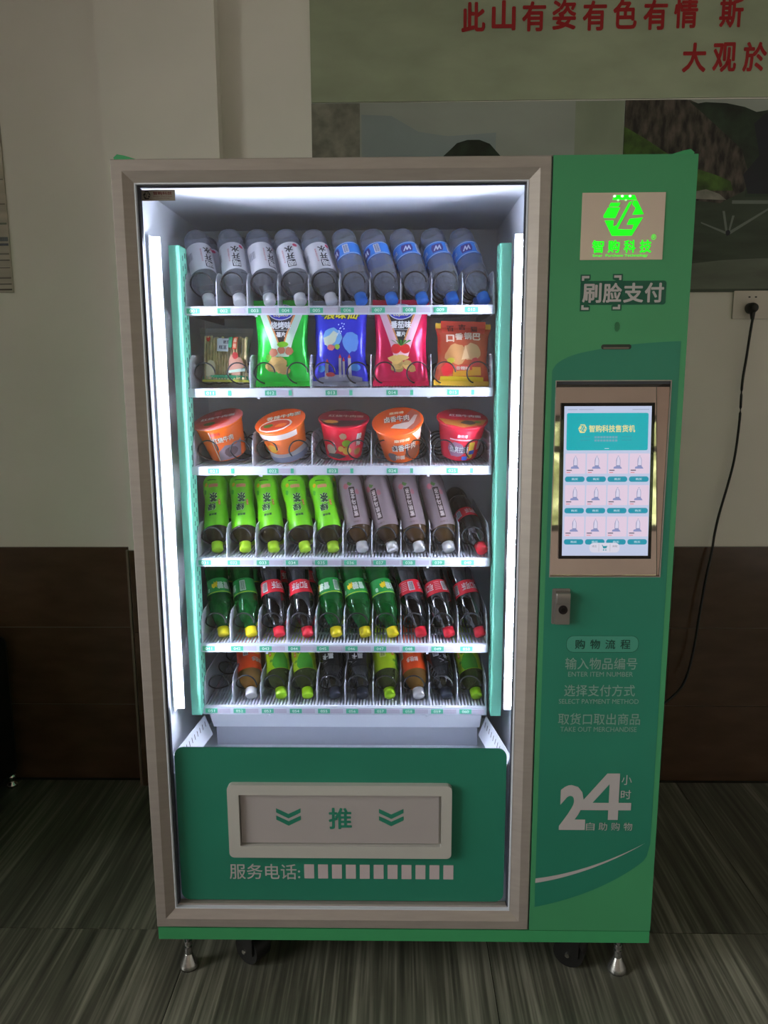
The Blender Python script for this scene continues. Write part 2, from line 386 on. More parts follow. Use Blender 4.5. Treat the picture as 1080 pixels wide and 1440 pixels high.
lp = tag(MB().prism([(-2.05, 1.832), (-1.352, 1.832), (-1.352, 2.50), (-2.05, 2.50)], yb, RY1-0.001).build('striped_poster', mat('grainy_paper_print', (170, 160, 148), 0.5, var=0.2, scale=3, stretch=(0.4, 1, 9))),
         'weathered plank patterned poster hanging left of the pilaster', 'poster')
for z, h, c in ((2.055, 0.006, (96, 104, 92)), (2.0, 0.014, (92, 98, 104)), (1.985, 0.008, (66, 70, 82)), (1.955, 0.006, (120, 116, 108)), (1.935, 0.004, (84, 80, 76)), (1.91, 0.003, (100, 92, 88)), (1.875, 0.005, (104, 96, 90)), (1.855, 0.004, (90, 84, 80)), (1.836, 0.005, (70, 62, 52)), (2.12, 0.004, (110, 104, 94)), (2.20, 0.004, (118, 110, 100))):
    decal('print_line', shp([(-2.045, z), (-1.356, z+0.004), (-1.356, z+0.004+h), (-2.045, z+h)]), flat(yb-0.0006), pm(c, 0.5), lp)
# socket and cable
M_BLK = mat('black_rubber', (12, 12, 12), 0.45)
so = empty('wall_socket', (1.212, RY1, 1.776)); tag(so, 'white wall socket plate with a black plug in it', 'socket')
MB().prism(rrect(-0.064, 0.070, -0.047, 0.047, 0.004), -0.010, 0).build('plate', mat('socket_plastic', (214, 206, 198), 0.4), so)
for dx in (-0.011, 0.011):
    MB().prism(ellipse(dx, 0.026, 0.004, 0.0026, 10), -0.0112, -0.0095).build('pin_hole', M_BLK, so)
pc = empty('power_cable', (1.206, RY1-0.010, 1.764)); tag(pc, 'black power cable with moulded plug hanging down the wall', 'cable')
mb = MB(); pr = [(0.0001, 0.040), (0.010, 0.039), (0.015, 0.034), (0.018, 0.022), (0.019, 0.0015)]
mb.lathe(pr[::-1], 18); mb.v = [(x, -z, y) for x, y, z in mb.v]
mb.cyl((0, -0.022, -0.012), (0.002, -0.020, -0.038), 0.010, 0.006, 12)
mb.build('plug', M_BLK, pc)
cp = [(0.003, -0.02, -0.036), (-0.001, -0.018, -0.086), (-0.006, -0.014, -0.17), (-0.0125, -0.012, -0.258), (-0.012, -0.012, -0.38), (-0.019, -0.012, -0.509), (-0.034, -0.012, -0.60), (-0.060, -0.014, -0.716), (-0.075, -0.022, -0.79), (-0.084, -0.03, -0.855), (-0.100, -0.035, -0.95), (-0.114, -0.04, -1.063), (-0.136, -0.045, -1.257), (-0.18, -0.06, -1.37), (-0.30, -0.08, -1.45), (-0.45, -0.10, -1.45), (-0.62, -0.12, -1.40), (-0.66, -0.165, -1.38)]
def smooth_path(pts, k=6):
    out = []; P = [Vector(p) for p in pts]
    for i in range(len(P)-1):
        p0, p1, p2, p3 = P[max(i-1, 0)], P[i], P[i+1], P[min(i+2, len(P)-1)]
        for j in range(k):
            t = j/k; out.append(0.5*((2*p1)+(p2-p0)*t+(2*p0-5*p1+4*p2-p3)*t*t+(3*p1-p0-3*p2+p3)*t**3))
    out.append(P[-1]); return out
MB().tube(smooth_path(cp), 0.0045, 8).build('cord', M_BLK, pc)
# dark sofa end at the left edge, on a chrome foot
sf = empty('black_sofa', (-1.915, 0.62, 0)); tag(sf, 'black sofa on small chrome feet against the brown tiles', 'sofa')
M_SOFA = mat('black_leather', (16, 15, 14), 0.45, bump=0.2, scale=60)
def soft_box(x0, x1, y0, y1, z0, z1, b):
    bm = bmesh.new(); r = bmesh.ops.create_cube(bm, size=1)
    for v in bm.verts: v.co = Vector(((x0+x1)/2+v.co.x*(x1-x0), (y0+y1)/2+v.co.y*(y1-y0), (z0+z1)/2+v.co.z*(z1-z0)))
    bmesh.ops.bevel(bm, geom=bm.edges[:], offset=b, segments=3, profile=0.5, affect='EDGES')
    mb = MB(); bm.verts.index_update(); mb.add([v.co for v in bm.verts], [[v.index for v in f.verts] for f in bm.faces], True); bm.free(); return mb
soft_box(0.30, 0.455, -0.33, 0.36, 0.05, 0.60, 0.03).build('armrest', M_SOFA, sf)
soft_box(-0.75, 0.30, -0.33, 0.36, 0.08, 0.30, 0.02).build('seat_base', M_SOFA, sf)
soft_box(-0.75, 0.295, -0.35, 0.20, 0.305, 0.43, 0.03).build('seat_cushion', M_SOFA, sf)
soft_box(-0.75, 0.295, 0.20, 0.37, 0.305, 0.78, 0.04).build('backrest', M_SOFA, sf)
M_CHR = mat('chrome', (225, 222, 218), 0.08, metal=1.0)
for x, y in ((0.43, -0.29), (0.43, 0.335), (-0.65, -0.29), (-0.65, 0.32)):
    MB().lathe([(0.020, 0), (0.020, 0.012), (0.012, 0.018), (0.012, 0.03), (0.018, 0.036), (0.018, 0.052)], 14).build('foot', M_CHR, sf).location = (x, y, 0)

# ------------------------------------------------------------------ vending machine
VM = empty('vending_machine', (0, 0, 0))
tag(VM, 'green vending machine with lit glass door, touch screen panel and push flap', 'vending machine')
M_GRN = mat('green_powder_coat', (62, 154, 100), 0.38, var=0.03, scale=8)
M_PANEL = mat('green_panel_sheet', (66, 146, 100), 0.35, var=0.03, scale=6)
M_TEAL = mat('teal_graphic_print', (38, 122, 100), 0.35, var=0.04, scale=4)
M_ALU = mat('brushed_aluminium', (164, 155, 150), 0.42, metal=0.35, var=0.05, scale=12, stretch=(1, 1, 8))
M_WHT = mat('white_coated_steel', (206, 210, 222), 0.4)
M_LIN = mat('white_liner', (240, 243, 250), 0.45)
M_MINT = mat('mint_rail', (126, 216, 186), 0.45)
M_GSK = mat('dark_gasket', (58, 60, 70), 0.5)
M_PRT = mat('pale_grey_print', (176, 170, 172), 0.45)
M_DARK = mat('dark_hole', (8, 8, 9), 0.6)
X0, X1, XS, ZT, ZB, ZP = -0.63, 0.63, 0.3202, 2.007, 0.115, 0.151
IX0, IX1, IZ0, IZ1 = -0.582, 0.275, 0.1975, 1.959          # door opening
LX0, LX1, LY0, LY1, LZ0, LZ1 = -0.590, 0.283, 0.045, 0.63, 0.20, 1.964   # interior
# body as a hollow cabinet
mb = MB()
mb.box(X0, LX0-0.002, 0.032, 0.84, ZP+0.001, 2.002).box(LX1+0.002, XS+0.01, 0.032, 0.84, ZP+0.001, 2.002)
mb.box(XS+0.0101, X1, 0.075, 0.84, ZP+0.001, 2.002).box(LX0-0.0019, LX1+0.0019, 0.032, 0.84, LZ1+0.003, 2.002)
mb.box(LX0-0.0019, LX1+0.0019, 0.032, 0.84, ZP+0.001, LZ0-0.003).box(LX0-0.0019, LX1+0.0019, LY1+0.003, 0.84, LZ0, LZ1)
mb.box(X1-0.004, X1, 0.006, 0.0749, ZP+0.001, 2.002)
mb.build('cabinet_body', M_GRN, VM)
MB().box(X0+0.002, X1-0.0005, 0.002, 0.84, ZB, ZP-0.003).build('base_skirt', M_GRN, VM)
for sx in (-1, 1):
    x = sx*0.63
    q = [(x-sx*0.000, 2.0025), (x+sx*0.003, 2.019), (x-sx*0.005, 2.0255), (x-sx*0.022, 2.0225), (x-sx*0.055, 2.0125), (x-sx*0.055, 2.0025)]
    if sx > 0: q = q[::1]
    else: q = q[::-1]
    MB().prism(q, 0.034, 0.060).build('corner_bracket', M_GRN, VM)
# interior liner panels
lm = MB(); t = 0.0018
for b in ((LX0-t, LX0, LY0, LY1, LZ0, LZ1), (LX1, LX1+t, LY0, LY1, LZ0, LZ1), (LX0, LX1, LY0, LY1, LZ1, LZ1+t), (LX0, LX1, LY0, LY1, LZ0-t, LZ0)): lm.box(*b)
lm.build('interior_liner', M_LIN, VM)
MB().box(LX0, LX1, LY1-0.0001, LY1+t, LZ0, LZ1).build('back_panel', M_LIN, VM)
# door frame: four mitred rails
def rail(side, ins, prof, name, m, parent, ox0=X0, ox1=XS, oz0=ZP, oz1=ZT):
    """prof: (u inwards, y) open profile; ins: unused spare"""
    cs = {'l': ((ox0, oz0, 1, 1), (ox0, oz1, 1, -1)), 'r': ((ox1, oz1, -1, -1), (ox1, oz0, -1, 1)),
          't': ((ox0, oz1, 1, -1), (ox1, oz1, -1, -1)), 'b': ((ox1, oz0, -1, 1), (ox0, oz0, 1, 1))}[side]
    vs = []
    for cx, cz, sx, sz in cs:
        for u, y in prof: vs.append((cx+sx*u, y, cz+sz*u))
    n = len(prof); fs = [(i, i+1, n+i+1, n+i) for i in range(n-1)]+[(n-1, 0, n, 2*n-1)]
    fs += [tuple(range(n-1, -1, -1)), tuple(range(n, 2*n))]
    return MB().add(vs, fs).build(name, m, parent)
PF = [(0, 0.030), (0, 0.002), (0.002, 0), (0.024, 0), (0.0465, 0.011), (0.0465, 0.030)]
PL = [(0.0465, 0.030), (0.0465, 0.010), (0.0495, 0.010), (0.0495, 0.030)]
PG = [(0.0495, 0.036), (0.0495, 0.020), (0.0545, 0.020), (0.0545, 0.036)]
for sd in 'lrtb':
    rail(sd, 0, PF, 'frame_rail', M_ALU, VM)
    rail(sd, 0, PL, 'frame_lip', M_WHT, VM)
    rail(sd, 0, PG if sd in 'lb' else [(min(u, 0.0522), y) for u, y in PG], 'gasket', M_GSK if sd != 'b' else M_ALU, VM)
MB().box(IX0, IX1-0.001, 0.0365, 0.0405, IZ0, IZ1).build('glass_pane', thin('door_glass', (252, 254, 253), 0.0, ior=1.5), VM)
# maker's plate on the glass
def logo(cx, cz, s):
    polys = [[(480, 120), (612, 120), (628, 150), (465, 150)], [(456, 168), (520, 168), (509, 192), (444, 192)],
             [(440, 198), (520, 198), (490, 265), (412, 263), (412, 247)],
             [(575, 168), (600, 155), (545, 265), (508, 335), (560, 338), (605, 338), (615, 308), (568, 308), (586, 270), (674, 262), (605, 378), (472, 378), (420, 280), (480, 280), (478, 318), (500, 312)],
             [(606, 155), (630, 155), (678, 242), (602, 245), (622, 203), (598, 178)]]
    return shp(*[[(cx+(x-545)/133*s, cz-(y-249)/133*s) for x, y in p][::-1] for p in polys])
pl = MB().box(-0.5765, -0.5015, 0.0345, 0.0362, 1.9285, 1.9510).build('maker_plate', mat('brass_grey_plate', (134, 128, 118), 0.4, metal=0.2), VM)
decal('plate_logo', logo(-0.564, 1.940, 0.0085), flat(0.0342), M_DARK, pl)
M_MAR = pm((92, 30, 26))
decal('plate_lettering', txt('智购科技', -0.550, -0.508, 1.9405, 1.9475, 0.03), flat(0.0342), M_MAR, pl)
decal('plate_lettering', txt('Smart Purchase', -0.550, -0.508, 1.9365, 1.9390), flat(0.0342), M_MAR, pl)
decal('plate_lettering', txt('Technology', -0.543, -0.513, 1.9320, 1.9345), flat(0.0342), M_MAR, pl)
# light tubes
M_LED = mat('led_tube', (228, 232, 255), 0.3, emit=LED_STRENGTH)
for x, sg in ((-0.5742, 1), (0.2736, -1)):          # tubes in shallow channels on the side walls
    h = MB()
    for xa, xb, ya, yb_ in ((x-sg*0.0088, x-sg*0.0072, 0.0905, 0.1095), (x-sg*0.0072, x+sg*0.0132, 0.1083, 0.1095)):
        h.box(min(xa, xb), max(xa, xb), ya, yb_, 0.70, 1.865)
    h.build('lamp_holder', M_WHT, VM)
    MB().cyl((x, 0.1000, 0.712), (x, 0.1000, 1.852), 0.0055, 0.0055, 10).build('lamp_tube', M_LED, VM)
# mint posts with slots
for sx, xo, xi in ((1, -0.5515, -0.5265), (-1, 0.2575, 0.2320)):
    ps = MB(); a, b = min(xo, xi), max(xo, xi)
    ps.box(a, b, 0.140, 0.1415, 0.668, 1.850); ps.box(xi-0.00075, xi+0.00075, 0.1416, 0.20, 0.668, 1.850); ps.box(xo-0.00075, xo+0.00075, 0.1416, 0.20, 0.668, 1.850)
    p = ps.build('mint_post', M_MINT, VM); sl = MB(); z = 0.69
    while z < 1.83:
        for dy in (0.165, 0.184): sl.box(xi+sx*0.0008-0.0002, xi+sx*0.0008+0.0002, dy-0.0025, dy+0.0025, z+(0.008 if dy > 0.17 else 0), z+0.012+(0.008 if dy > 0.17 else 0))
        z += 0.024
    sl.build('post_slots', M_DARK, p)
# ---- trays
TXL, TXR, TYF, TYB = -0.524, 0.222, 0.164, 0.60
TZ = [1.7115, 1.5150, 1.3220, 1.0865, 0.8565, 0.6835]; LANES = [10, 5, 5, 10, 10, 10]; TAG0 = [1, 11, 21, 31, 41, 51]
M_SPR = mat('black_spring_wire', (16, 17, 22), 0.35)
def slot_mat():
    m = mat('slotted_divider', (228, 232, 240), 0.4); nt = m.node_tree; p = nt.nodes['Principled BSDF']; out = nt.nodes['Material Output']
    tc = nt.nodes.new('ShaderNodeTexCoord'); sp = nt.nodes.new('ShaderNodeSeparateXYZ'); nt.links.new(tc.outputs['Object'], sp.inputs[0])
    def mth(op, a, b=None, c=None):
        n = nt.nodes.new('ShaderNodeMath'); n.operation = op
        for i, q in enumerate((a, b, c)):
            if q is None: continue
            if isinstance(q, (int, float)): n.inputs[i].default_value = q
            else: nt.links.new(q, n.inputs[i])
        return n.outputs[0]
    yy = mth('PINGPONG', mth('MULTIPLY', sp.outputs['Y'], 1.0), 0.006); zz = mth('PINGPONG', sp.outputs['Z'], 0.0135)
    hole = mth('MULTIPLY', mth('GREATER_THAN', yy, 0.0032), mth('GREATER_THAN', zz, 0.0025))
    t = nt.nodes.new('ShaderNodeBsdfTransparent'); mx = nt.nodes.new('ShaderNodeMixShader')
    nt.links.new(hole, mx.inputs[0]); nt.links.new(p.outputs[0], mx.inputs[1]); nt.links.new(t.outputs[0], mx.inputs[2]); nt.links.new(mx.outputs[0], out.inputs[0])
    return m
M_SLOT = slot_mat()
dv = MB(); dh = 0.082
prof = [(0.0, 0.0), (0.0, 0.052)]+[(0.034-0.034*math.cos(a*PI/12), 0.052+0.030*math.sin(a*PI/12)) for a in range(1, 7)]+[(0.43, dh), (0.43, 0.0)]
n = len(prof); vs = [(-0.0007, y, z) for y, z in prof]+[(0.0007, y, z) for y, z in prof]
dv.add(vs, [tuple(range(n-1, -1, -1)), tuple(range(n, 2*n))]+[(i, (i+1) % n, n+(i+1) % n, n+i) for i in range(n)])
ME_DIV = dv.mesh('divider'); ME_DIV.materials.append(M_SLOT)
ed = MB().box(-0.0011, 0.0011, -0.0012, 0.0, 0.0, 0.054); ME_EDGE = ed.mesh('divider_edge'); ME_EDGE.materials.append(M_WHT)
def helix(r, pitch, turns, y0, a0):
    def yy(t): return 0.016*t if t < 0.5 else (0.008+0.19*(t-0.5) if t < 0.75 else 0.0555+pitch*(t-0.75))       # flat end hook, then the open coil
    return [(r*math.cos(a0+2*PI*k/24), y0+yy(k/24), r*math.sin(a0+2*PI*k/24)) for k in range(int(turns*24)+1)]
ME_SPR = {}
for nm, r, pit, tr in (('s', 0.0275, 0.098, 4.2), ('l', 0.0265, 0.098, 4.2)):
    me = MB().tube(helix(r, pit, tr, 0, 0.05), 0.0019, 6).mesh('spiral'); me.materials.append(M_SPR); ME_SPR[nm] = me
fb = MB(); x = TXL+0.004
while x < TXR-0.004:
    fb.box(x, x+0.0055, TYF+0.004, TYB, -0.0018, 0.0); x += 0.0085
for y in (TYF, TYF+0.085, TYF+0.17, TYF+0.26, TYF+0.36): fb.box(TXL, TXR, y, y+0.011, -0.0045, -0.0019)
fb.box(TXL, TXR, TYF-0.001, TYF+0.0039, -0.006, 0.0)
ME_FLOOR = fb.mesh('tray_floor'); ME_FLOOR.materials.append(M_WHT)
ME_STRIP = MB().prism(rrect(TXL-0.002, TXR+0.001, -0.0215, -0.0005, 0.004), 0.1575, 0.1605).mesh('price_strip'); ME_STRIP.materials.append(M_WHT)
sd = MB(); sd.box(TXL-0.0025, TXL-0.001, TYF+0.005, TYB, -0.02, 0.03); ME_SIDE = sd.mesh('tray_side'); ME_SIDE.materials.append(mat('zinc_bracket', (150, 154, 164), 0.35, metal=0.5))
M_TAG = mat('mint_tag_card', (72, 178, 142), 0.45); M_CARD = mat('white_tag_card', (186, 180, 198), 0.45); M_TNUM = mat('tag_number_print', (226, 246, 238), 0.45)
tag_cache = {}
def tag_mesh(w0, w1, m, nm):
    k = (w0, w1, nm)
    if k not in tag_cache:
        me = MB().box(w0, w1, 0.1566, 0.1574, -0.0175, -0.0050).mesh(nm); me.materials.append(m); tag_cache[k] = me
    return tag_cache[k]
for ti in range(6):
    tr = empty('tray', (0, 0, TZ[ti])); tr.parent = VM; nl = LANES[ti]; lw = (TXR-TXL)/nl
    link('tray_floor', ME_FLOOR, tr); link('price_strip', ME_STRIP, tr)
    link('tray_side', ME_SIDE, tr); o = link('tray_side', ME_SIDE, tr); o.location.x = TXR-TXL+0.0035
    for cx in (-0.352, 0.066): MB().box(cx-0.003, cx+0.003, 0.1562, 0.1606, -0.0255, -0.0218).build('strip_clip', M_WHT, tr)
    for k in range(nl+1):
        o = link('divider', ME_DIV, tr); o.location = (TXL+0.001+k*lw*(TXR-TXL-0.002)/(TXR-TXL), TYF+0.006, 0.0)
        o2 = link('divider_edge', ME_EDGE, tr); o2.location = o.location
    for k in range(nl):
        xc = TXL+(k+0.5)*lw
        if nl == 10:
            o = link('spiral', ME_SPR['s'], tr); o.location = (xc-0.003, TYF+0.022, 0.047 if ti else 0.054)
            a, b, c = -lw*0.5+0.004, -lw*0.5+0.036, lw*0.5-0.004
        else:
            for sx in (-1, 1):
                o = link('spiral', ME_SPR['l'], tr); o.location = (xc+sx*0.041, TYF+0.022, 0.036)
            a, b, c = -0.036, -0.008, 0.022
        o = link('number_tag', tag_mesh(a, b, M_TAG, 'number_tag'), tr); o.location.x = xc
        o = link('price_card', tag_mesh(b+0.0004, c, M_CARD, 'price_card'), tr); o.location.x = xc
        if nl == 5:
            o = link('number_tag', tag_mesh(c+0.0004, c+0.008, M_TAG, 'number_tag'), tr); o.location.x = xc
        decal('tag_number', txt('%03d' % (TAG0[ti]+k), xc+(a+b)/2-0.009, xc+(a+b)/2+0.009, -0.0150, -0.0075, 0.01), flat(0.1563), M_TNUM, tr)
# ---- chute under the lowest tray
ch = MB(); a = math.radians(20)
ch.add([(TXL+0.01, 0.175, 0.655), (TXR-0.01, 0.175, 0.655), (TXR-0.01, 0.215, 0.600), (TXL+0.01, 0.215, 0.600), (TXL+0.01, 0.18, 0.657), (TXR-0.01, 0.18, 0.657), (TXR-0.01, 0.22, 0.602), (TXL+0.01, 0.22, 0.602)],
       [(0, 3, 2, 1), (4, 5, 6, 7), (0, 1, 5, 4), (1, 2, 6, 5), (2, 3, 7, 6), (3, 0, 4, 7)])
ch.build('drop_guide', M_LIN, VM)
MB().box(TXL+0.015, TXR-0.015, 0.225, 0.229, 0.540, 0.604).build('guide_bar', mat('grey_guide_bar', (176, 180, 190), 0.4), VM)
MB().add([(LX0+0.03, 0.05, 0.545), (LX1-0.03, 0.05, 0.545), (LX1-0.03, 0.40, 0.540), (LX0+0.03, 0.40, 0.540), (LX0+0.03, 0.05, 0.541), (LX1-0.03, 0.05, 0.541), (LX1-0.03, 0.40, 0.536), (LX0+0.03, 0.40, 0.536)],
         [(0, 1, 2, 3), (4, 7, 6, 5), (0, 4, 5, 1), (1, 5, 6, 2), (2, 6, 7, 3), (3, 7, 4, 0)]).build('drop_floor', M_LIN, VM)
for sx, xw in ((1, LX0), (-1, LX1)):
    # slanted perforated gusset from the post foot to the door
    p0 = Vector((xw+sx*0.056, 0.20, 0.640)); p1 = Vector((xw+sx*0.010, 0.055, 0.600)); dwn = Vector((sx*0.020, 0.0, -0.055))
    e = (p1-p0).normalized(); nrm = e.cross(dwn).normalized()
    if nrm.y > 0: nrm = -nrm
    vs = [p0, p1, p1+dwn, p0+dwn]; vb = [q-nrm*0.0015 for q in vs]
    g = MB().add(vs+vb, [(0, 1, 2, 3), (7, 6, 5, 4), (0, 4, 5, 1), (1, 5, 6, 2), (2, 6, 7, 3), (3, 7, 4, 0)]).build('side_gusset', M_LIN, VM)
    sl = MB(); L = (p1-p0).length; dn = dwn.normalized()
    for k in range(11):
        q = p0+e*(L*(0.06+0.085*k)) + dn*0.012+nrm*0.0006; h = dn*0.013+e*0.004; tt = e*0.0022
        sl.add([q, q+tt, q+tt+h, q+h], [(0, 1, 2, 3)])
    sl.build('gusset_slots', M_DARK, g)
# ---- lower green door panel with push flap
LP = MB().prism(rrect(-0.5705, 0.2600, 0.2085, 0.6315, 0.022), 0.0305, 0.0345).build('lower_panel', M_TEAL, VM)
MB().box(-0.565, 0.255, 0.0415, 0.0435, 0.2120, 0.6000).build('bounce_plate', M_LIN, VM)  # unseen white plate, added to bounce tube light up to the chute
fr = MB(); O = rrect(-0.4385, 0.1240, 0.3400, 0.5390, 0.013); I = rrect(-0.4100, 0.0985, 0.3720, 0.5125, 0.003); n = len(O)
def ring(mb, O, I, y0, y1, yi):
    n = len(O); v = [(x, y1, z) for x, z in O]+[(x, y0, z) for x, z in O]+[(x, y0, z) for x, z in I]+[(x, yi, z) for x, z in I]
    f = []
    for i in range(n):
        j = (i+1) % n
        for a in (0, 1, 2): f.append((a*n+i, a*n+j, (a+1)*n+j, (a+1)*n+i))
    return mb.add(v, f)
ring(fr, O, I, 0.014, 0.0305, 0.030); fr.build('hatch_frame', mat('grey_hatch_frame', (178, 176, 172), 0.4), LP)
MB().box(-0.4105, 0.0990, 0.0295, 0.0303, 0.3715, 0.5130).build('hatch_recess', mat('grey_hatch_frame', (178, 176, 172), 0.4), LP)
FLP = MB().box(-0.4070, 0.0920, 0.0235, 0.0285, 0.3765, 0.5110).build('push_flap', mat('grey_push_flap', (170, 163, 164), 0.38, metal=0.1), LP)
for cx in (-0.287, -0.0275):
    for dz in (0.0, -0.020):
        z = 0.4605+dz; w2 = 0.031
        decal('chevron', shp([(cx-w2, z), (cx, z-0.0165), (cx+w2, z), (cx+w2, z+0.0125-0.001), (cx, z-0.0040), (cx-w2, z+0.0115)]), flat(0.0230), M_TEAL, VM)
decal('flap_lettering', txt('推', -0.1855, -0.1270, 0.4155, 0.4740, 0.022), flat(0.0230), M_TEAL, VM)
decal('panel_lettering', txt('服务电话:', -0.4440, -0.2620, 0.2685, 0.3120, 0.006), flat(0.0300), M_PRT, VM)
for k in range(11):
    x = -0.2515+k*0.0357
    decal('number_square', shp(rrect(x, x+0.0255, 0.2715, 0.3115, 0.0005, 1)), flat(0.0300), mat('pink_grey_print', (190, 176, 180), 0.45), VM)
# ---- payment panel
PX_L, PX_R = XS+0.003, X1
HX0, HX1, HZ0, HZ1 = 0.3455, 0.6000, 1.0810, 1.5310
pn = MB()
for b in ((PX_L, PX_R, ZP, HZ0), (PX_L, PX_R, HZ1, ZT), (PX_L, HX0, HZ0, HZ1), (HX1, PX_R, HZ0, HZ1)): pn.box(b[0], b[1], 0.0, 0.004, b[2], b[3])
pn.box(PX_L, PX_L+0.003, 0.0041, 0.030, ZP, ZT).box(PX_R-0.003, PX_R, 0.0041, 0.0059, ZP, ZT)
PP = pn.build('payment_panel', M_PANEL, VM)
MB().box(XS+0.0002, XS+0.0028, 0.004, 0.028, ZP, ZT-0.002).build('panel_gap', M_GSK, VM)
def curve(p0, p1, p2, n=24):
    return [((1-t)**2*p0[0]+2*t*(1-t)*p1[0]+t*t*p2[0], (1-t)**2*p0[1]+2*t*(1-t)*p1[1]+t*t*p2[1]) for t in [k/n for k in range(n+1)]]
def strip_shape(lower, upper):
    n = len(lower); v = lower+upper; return v, [[i, i+1, n+i+1, n+i] for i in range(n-1)]
def side_curve_shape(x0, x1, lo, hi, skip):
    """vertical columns between lower and upper curves, with the screen opening left free"""
    v, f = [], []; N = 40
    def at(c, x):
        for a, b in zip(c[:-1], c[1:]):
            if a[0] <= x <= b[0]+1e-9: return a[1]+(b[1]-a[1])*(x-a[0])/max(1e-9, b[0]-a[0])
        return c[-1][1] if x > c[-1][0] else c[0][1]
    xs_ = sorted(set([x0+(x1-x0)*k/N for k in range(N+1)]+[skip[0], skip[1]]))
    for a, b in zip(xs_[:-1], xs_[1:]):
        m = (a+b)/2
        segs = [((at(lo, a), at(lo, b)), (at(hi, a), at(hi, b)))]
        if skip[0] < m < skip[1]: segs = [((at(lo, a), at(lo, b)), (skip[2], skip[2])), ((skip[3], skip[3]), (at(hi, a), at(hi, b)))]
        for (la, lb), (ha, hb) in segs:
            o = len(v); v += [(a, la), (b, lb), (b, hb), (a, ha)]; f.append([o, o+1, o+2, o+3])
    return v, f
hi_c = curve((0.335, 1.555), (0.345, 1.585), (0.42, 1.598), 10)+curve((0.42, 1.598), (0.50, 1.614), (0.617, 1.618), 12)[1:]
lo_c = curve((0.335, 0.2170), (0.50, 0.255), (0.600, 0.345), 16)+curve((0.600, 0.345), (0.616, 0.362), (0.617, 0.395), 6)[1:]
decal('panel_graphic', side_curve_shape(0.335, 0.617, lo_c, hi_c, (HX0, HX1, HZ0, HZ1)), flat(-0.0004), M_TEAL, PP)
up = curve((0.335, 0.2975), (0.470, 0.317), (0.604, 0.397), 24)
decal('panel_swoosh', strip_shape([(x, z-0.0125*(1-k/24)**0.8) for k, (x, z) in enumerate(up)], up), flat(-0.0008), M_PRT, PP)
# lit sign
SG = MB().box(0.3870, 0.5650, -0.0015, -0.0002, 1.7915, 1.9300).build('sign_plate', mat('polished_sign_plate', (224, 206, 194), 0.25, metal=0.4), VM)
M_GLO = em((12, 255, 20), 1.15)
decal('sign_logo', logo(0.4770, 1.8830, 0.0430), flat(-0.0022), M_GLO, SG)
for i in range(3): decal('sign_lamp', shp(ellipse(0.4555+0.0165*i, 1.9225, 0.0033, 0.0026, 12)), flat(-0.0026), em((225, 255, 225), 1.3), SG)
for i in range(2): decal('sign_lamp', shp(ellipse(0.4635+0.0165*i, 1.9145, 0.0026, 0.002, 12)), flat(-0.0026), em((160, 255, 160), 1.2), SG)
for i, chx in enumerate('智购科技'): decal('sign_lettering', txt(chx, 0.4120+i*0.0342, 0.4375+i*0.0342, 1.8060, 1.8325, 0.03), flat(-0.0022), M_GLO, SG)
decal('sign_lettering', txt('Smar  Purchase Technology', 0.4140, 0.5330, 1.7965, 1.8030, 0.008), flat(-0.0022), M_GLO, SG)
decal('sign_lettering', txt('®', 0.5385, 0.5490, 1.8325, 1.8440), flat(-0.0022), M_GLO, SG)
# face pay lettering with dark outline and scan brackets
M_OUT = mat('dark_teal_outline', (16, 84, 66), 0.4)
fpx = [(0.3950, 0.4370, '刷'), (0.4400, 0.4815, '脸'), (0.4845, 0.5285, '支'), (0.5310, 0.5730, '付')]
decal('lettering_outline', shp(rrect(0.3905, 0.5775, 1.6965, 1.7475, 0.006)), flat(-0.0004), M_OUT, PP)
for a, b, chx in fpx:
    decal('lettering', txt(chx, a, b, 1.7010, 1.7430, 0.028), flat(-0.0010), M_PRT, PP)
for bx, bz, sx, sz in ((0.3930, 1.7580, 1, -1), (0.4790, 1.7590, -1, -1), (0.3940, 1.6860, 1, 1), (0.4790, 1.6870, -1, 1)):
    L = [(bx, bz), (bx+sx*0.016, bz), (bx+sx*0.016, bz+sz*0.005), (bx+sx*0.005, bz+sz*0.005), (bx+sx*0.005, bz+sz*0.010), (bx, bz+sz*0.010)]
    B = [(bx-sx*0.003, bz-sz*0.003), (bx+sx*0.019, bz-sz*0.003), (bx+sx*0.019, bz+sz*0.008), (bx+sx*0.008, bz+sz*0.013), (bx-sx*0.003, bz+sz*0.013)]
    decal('bracket_outline', shp(B), flat(-0.0005), M_OUT, PP); decal('scan_bracket', shp(L), flat(-0.0010), M_PRT, PP)
gr = MB()
for k, nrow in enumerate((2, 3, 4, 3, 4, 3, 2)):
    for j in range(nrow):
        gr.add([(0.4745+(j-(nrow-1)/2)*0.0035+0.0011*math.cos(q*PI/4), -0.0006, 1.6585-k*0.0030+0.0011*math.sin(q*PI/4)) for q in range(8)], [tuple(range(8))])
gr.build('speaker_holes', M_DARK, PP)
MB().prism(rrect(0.4415, 0.5080, 1.6005, 1.6115, 0.005), -0.0008, 0.0).build('card_slot', mat('slot_rim', (34, 42, 40), 0.3), PP)
decal('slot_lip', shp(rrect(0.446, 0.503, 1.6015, 1.6055, 0.0018)), flat(-0.0012), mat('slot_lip', (104, 92, 86), 0.3), PP)
